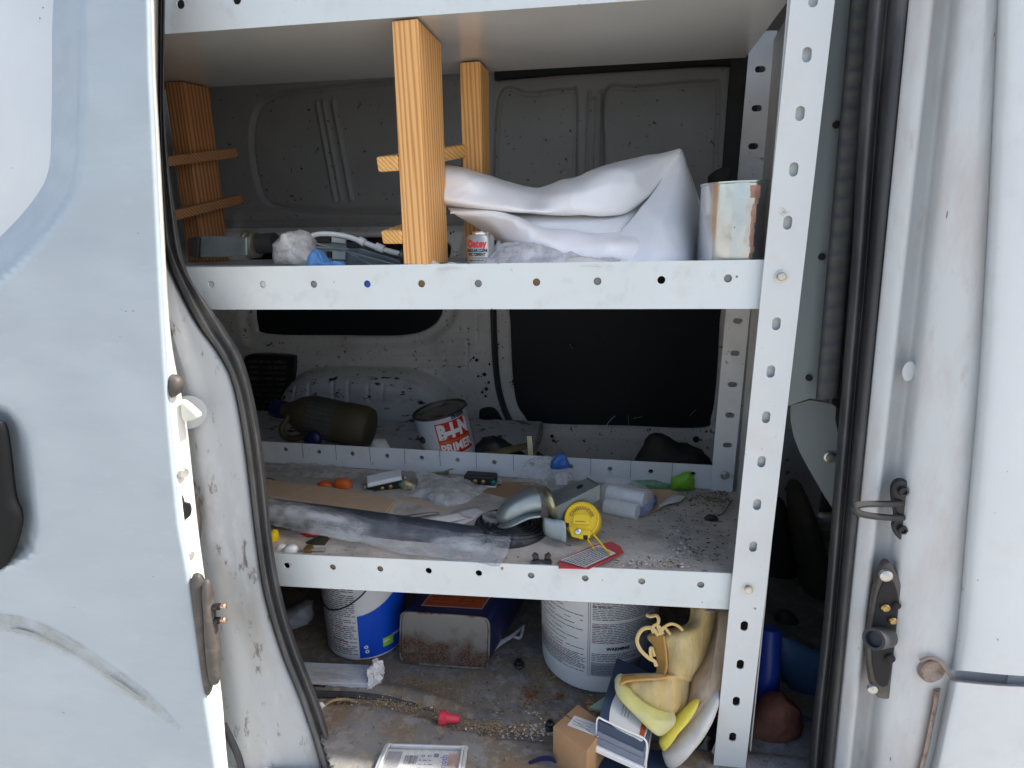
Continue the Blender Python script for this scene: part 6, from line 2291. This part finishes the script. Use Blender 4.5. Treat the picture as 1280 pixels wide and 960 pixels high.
tag(obj('foil_scrap', inflate([(391, 886), (394, 879), (401, 878), (406, 882), (402, 890), (394, 891)], PF(398, 888).y, .006, n=1, rings=3, crumple=.003, cs=150), paper), 'small white foil scrap by the door seal on the floor', 'scrap')
bm = BM()
add_tube(bm, [PF(402, 885, .004), PF(415, 876, .006), PF(432, 874, .004), PF(446, 878, .003)], .0025, 6, 5)
tag(obj('twig', bm, flake_tan), 'short dry twig beside the foil scrap on the floor', 'twig')
bm = BM()
add_tube(bm, [PF(608, 818, .006), PF(625, 804, .012), PF(640, 795, .012), PF(655, 782, .010)], .006, 6, 6, taper=lambda f: 1 - .6 * f)
add_tube(bm, [PF(640, 795, .012), PF(650, 797, .012), PF(654, 785, .02)], .003, 6, 4)
tag(obj('plastic_strap', bm, grey_film), 'twisted grey plastic strap beside the navy tin', 'strap')

# ------------------------------------------------------------------ loose dirt
def flakes(name, m, n, area, smin, smax, seed, place, label, cat='debris', z=.0012, elong=1.0):
    r = random.Random(seed)
    bm = BM()
    for _ in range(n):
        cx_, cy__, sx, sy, wgt = r.choices(area, weights=[a_[4] for a_ in area])[0]
        x, y = r.gauss(cx_, sx), r.gauss(cy__, sy)
        c = place(x, y)
        if c is None:
            continue
        s = r.uniform(smin, smax)
        el = r.uniform(1, elong)
        a0 = r.uniform(0, 6.28)
        ca, sa = math.cos(a0), math.sin(a0)
        vs_ = []
        k = r.choice((3, 4, 4, 5))
        for i in range(k):
            t = 6.28 * i / k + r.uniform(-.3, .3)
            px, py = s * el * math.cos(t), s / el * math.sin(t)
            vs_.append(c + Vector((px * ca - py * sa, px * sa + py * ca, z + r.uniform(0, s * .8))))
        apex = bm.verts.new(c + Vector((0, 0, z + s * r.uniform(.4, 1.3))))
        ring = [bm.verts.new(v) for v in vs_]
        for i in range(k):
            bm.faces.new((ring[i], ring[(i + 1) % k], apex))
    o = obj(name, bm, m, smooth=False)
    o['kind'] = 'stuff'
    tag(o, label, cat)
    return o


def on_floor(x, y):
    if x < 385 + max(0, (y - 850)) * .25 or x > 900:
        return None
    p = PF(x, y, -.002)
    return p if -.1 < p.y < .6 else None


def on_low(x, y):
    p = PL(x, y)
    if p.x > .026 or p.y > D_BACK - .008 or p.y < .006:
        return None
    return p


flakes('sawdust', flake_tan, 5200, [(520, 880, 60, 6, 3), (600, 905, 60, 6, 3), (650, 912, 35, 4, 2), (560, 850, 70, 14, 2), (470, 885, 40, 7, 2), (640, 850, 50, 25, 1), (700, 830, 30, 20, 1)], .0005, .0016, 1, on_floor, 'tan sawdust scattered over the cargo floor', 'sawdust', -.001)
flakes('rust_crumbs', flake_dark, 240, [(655, 873, 9, 5, 5), (662, 868, 6, 6, 3), (700, 871, 4, 2, 1), (515, 868, 3, 3, 1), (510, 905, 3, 2, 1), (640, 912, 14, 3, 1)], .0008, .0030, 2, on_floor, 'reddish brown rust crumbs on the floor between tin and carton', 'rust crumbs', 0, 1.6)
flakes('white_chips', flake_white, 200, [(670, 912, 14, 5, 3), (650, 925, 30, 8, 3), (500, 875, 50, 8, 2), (600, 900, 50, 12, 1), (672, 892, 6, 3, 1)], .0007, .0026, 3, on_floor, 'white plaster chips on the cargo floor', 'plaster chips', 0, 1.3)
flakes('floor_crumbs', flake_brown, 500, [(520, 850, 90, 30, 1), (640, 850, 60, 30, 1), (600, 920, 90, 20, 1)], .0006, .0018, 4, on_floor, 'dark crumbs and grit across the cargo floor', 'grit', 0, 1.5)
flakes('shelf_chips', flake_white, 360, [(815, 698, 30, 6, 4), (845, 690, 20, 8, 2), (840, 660, 40, 20, 1), (900, 615, 12, 6, 1), (480, 600, 60, 8, 1), (700, 660, 60, 20, 1)], .0007, .0034, 5, on_low, 'pale plaster chips on the dusty lower shelf', 'plaster chips', 0, 1.6)
flakes('shelf_crumbs', flake_brown, 1300, [(825, 695, 35, 8, 2), (895, 620, 18, 8, 4), (850, 660, 45, 25, 2), (780, 660, 40, 15, 1), (460, 612, 40, 6, 1), (540, 612, 30, 8, 1), (720, 670, 70, 20, 1)], .0006, .0026, 6, on_low, 'dark crumbs and grit on the dusty lower shelf', 'grit', 0, 2.2)
flakes('wood_shavings', flake_tan, 300, [(840, 697, 30, 6, 2), (800, 690, 30, 10, 1), (500, 615, 40, 8, 1), (900, 622, 16, 8, 2)], .0008, .0026, 7, on_low, 'small wood shavings on the dusty lower shelf', 'shavings', 0, 2.0)
def on_floor_any(x, y):
    return on_floor(x, y)


flakes('wood_splinters', flake_tan, 46, [(690, 842, 10, 5, 3), (560, 850, 30, 8, 1), (650, 890, 20, 10, 1), (730, 865, 14, 4, 1)], .0012, .003, 9, on_floor, 'thin pale wood splinters on the cargo floor', 'splinters', .001, 4.2)

# ------------------------------------------------------------------ dark cab seen between shelving and front pillar
seat = thing('cab_seat', 'brown grey seat back in the dark cab seen past the shelf upright', 'seat', P(1000, 800, .55))
obj('seat_back', inflate([(985, 610), (993, 600), (1002, 606), (1018, 645), (1034, 700), (1050, 780), (1050, 820), (1010, 800), (1000, 720), (988, 660)], .55, .06, n=3, rings=6), seat_mat, seat)
obj('seat_side', inflate([(945, 640), (970, 620), (985, 640), (998, 720), (1005, 800), (960, 800), (945, 720)], .62, .05, n=3, rings=5), cab_dark, seat)
obj('seat_grip', inflate([(968, 776), (974, 764), (988, 764), (998, 775), (1003, 795), (1000, 812), (990, 808), (980, 800), (970, 796)], .40, .02, n=3, rings=5), mat('grey grip plastic', (.07, .07, .07), .5), seat)
bcy = thing('blue_cylinder', 'blue cylinder with dark base standing in the cab shadow behind the shelf upright', 'cylinder', P(955, 895, .20))
a, b = P(958, 878, .13), P(963, 785, .15)
s = mpp(960, 830, .14)
bm = BM()
add_lathe(bm, [(15 * s, 0), (14 * s, (b - a).length * .5), (13 * s, (b - a).length * .96), (11.5 * s, (b - a).length), (2 * s, (b - a).length * 1.01)], Matrix.Translation(a) @ frame_to(b - a).to_4x4(), 32)
obj('cylinder_body', bm, blue_cyl, bcy)
a2 = P(957, 905, .125)
bm = BM()
add_lathe(bm, [(15.5 * s, 0), (15.5 * s, (a - a2).length)], Matrix.Translation(a2) @ frame_to(a - a2).to_4x4(), 32)
obj('cylinder_base', bm, cab_dark, bcy)
tag(obj('blue_tray', inflate([(972, 805), (978, 796), (992, 800), (1015, 812), (1040, 826), (1040, 900), (1020, 882), (1000, 870), (985, 855), (974, 835)], .19, .015, n=2, rings=5), blue_panel), 'slate blue plastic panel leaning in the cab behind the front door seal', 'panel')
tag(obj('red_sack', inflate([(925, 960), (930, 910), (945, 888), (965, 870), (985, 872), (1000, 890), (1000, 910), (980, 928), (955, 938), (935, 955)], .085, .03, n=3, rings=6, crumple=.006, cs=50), red_bag), 'red brown sack on the cab floor under the blue cylinder', 'sack')
tag(obj('grey_rag', inflate([(985, 925), (992, 905), (1005, 895), (1022, 905), (1022, 935), (1000, 938)], .12, .02, n=2, rings=5, crumple=.006, cs=50), mat('dark grey rag', (.10, .10, .11), .9)), 'dark grey rag beside the red brown sack', 'rag')
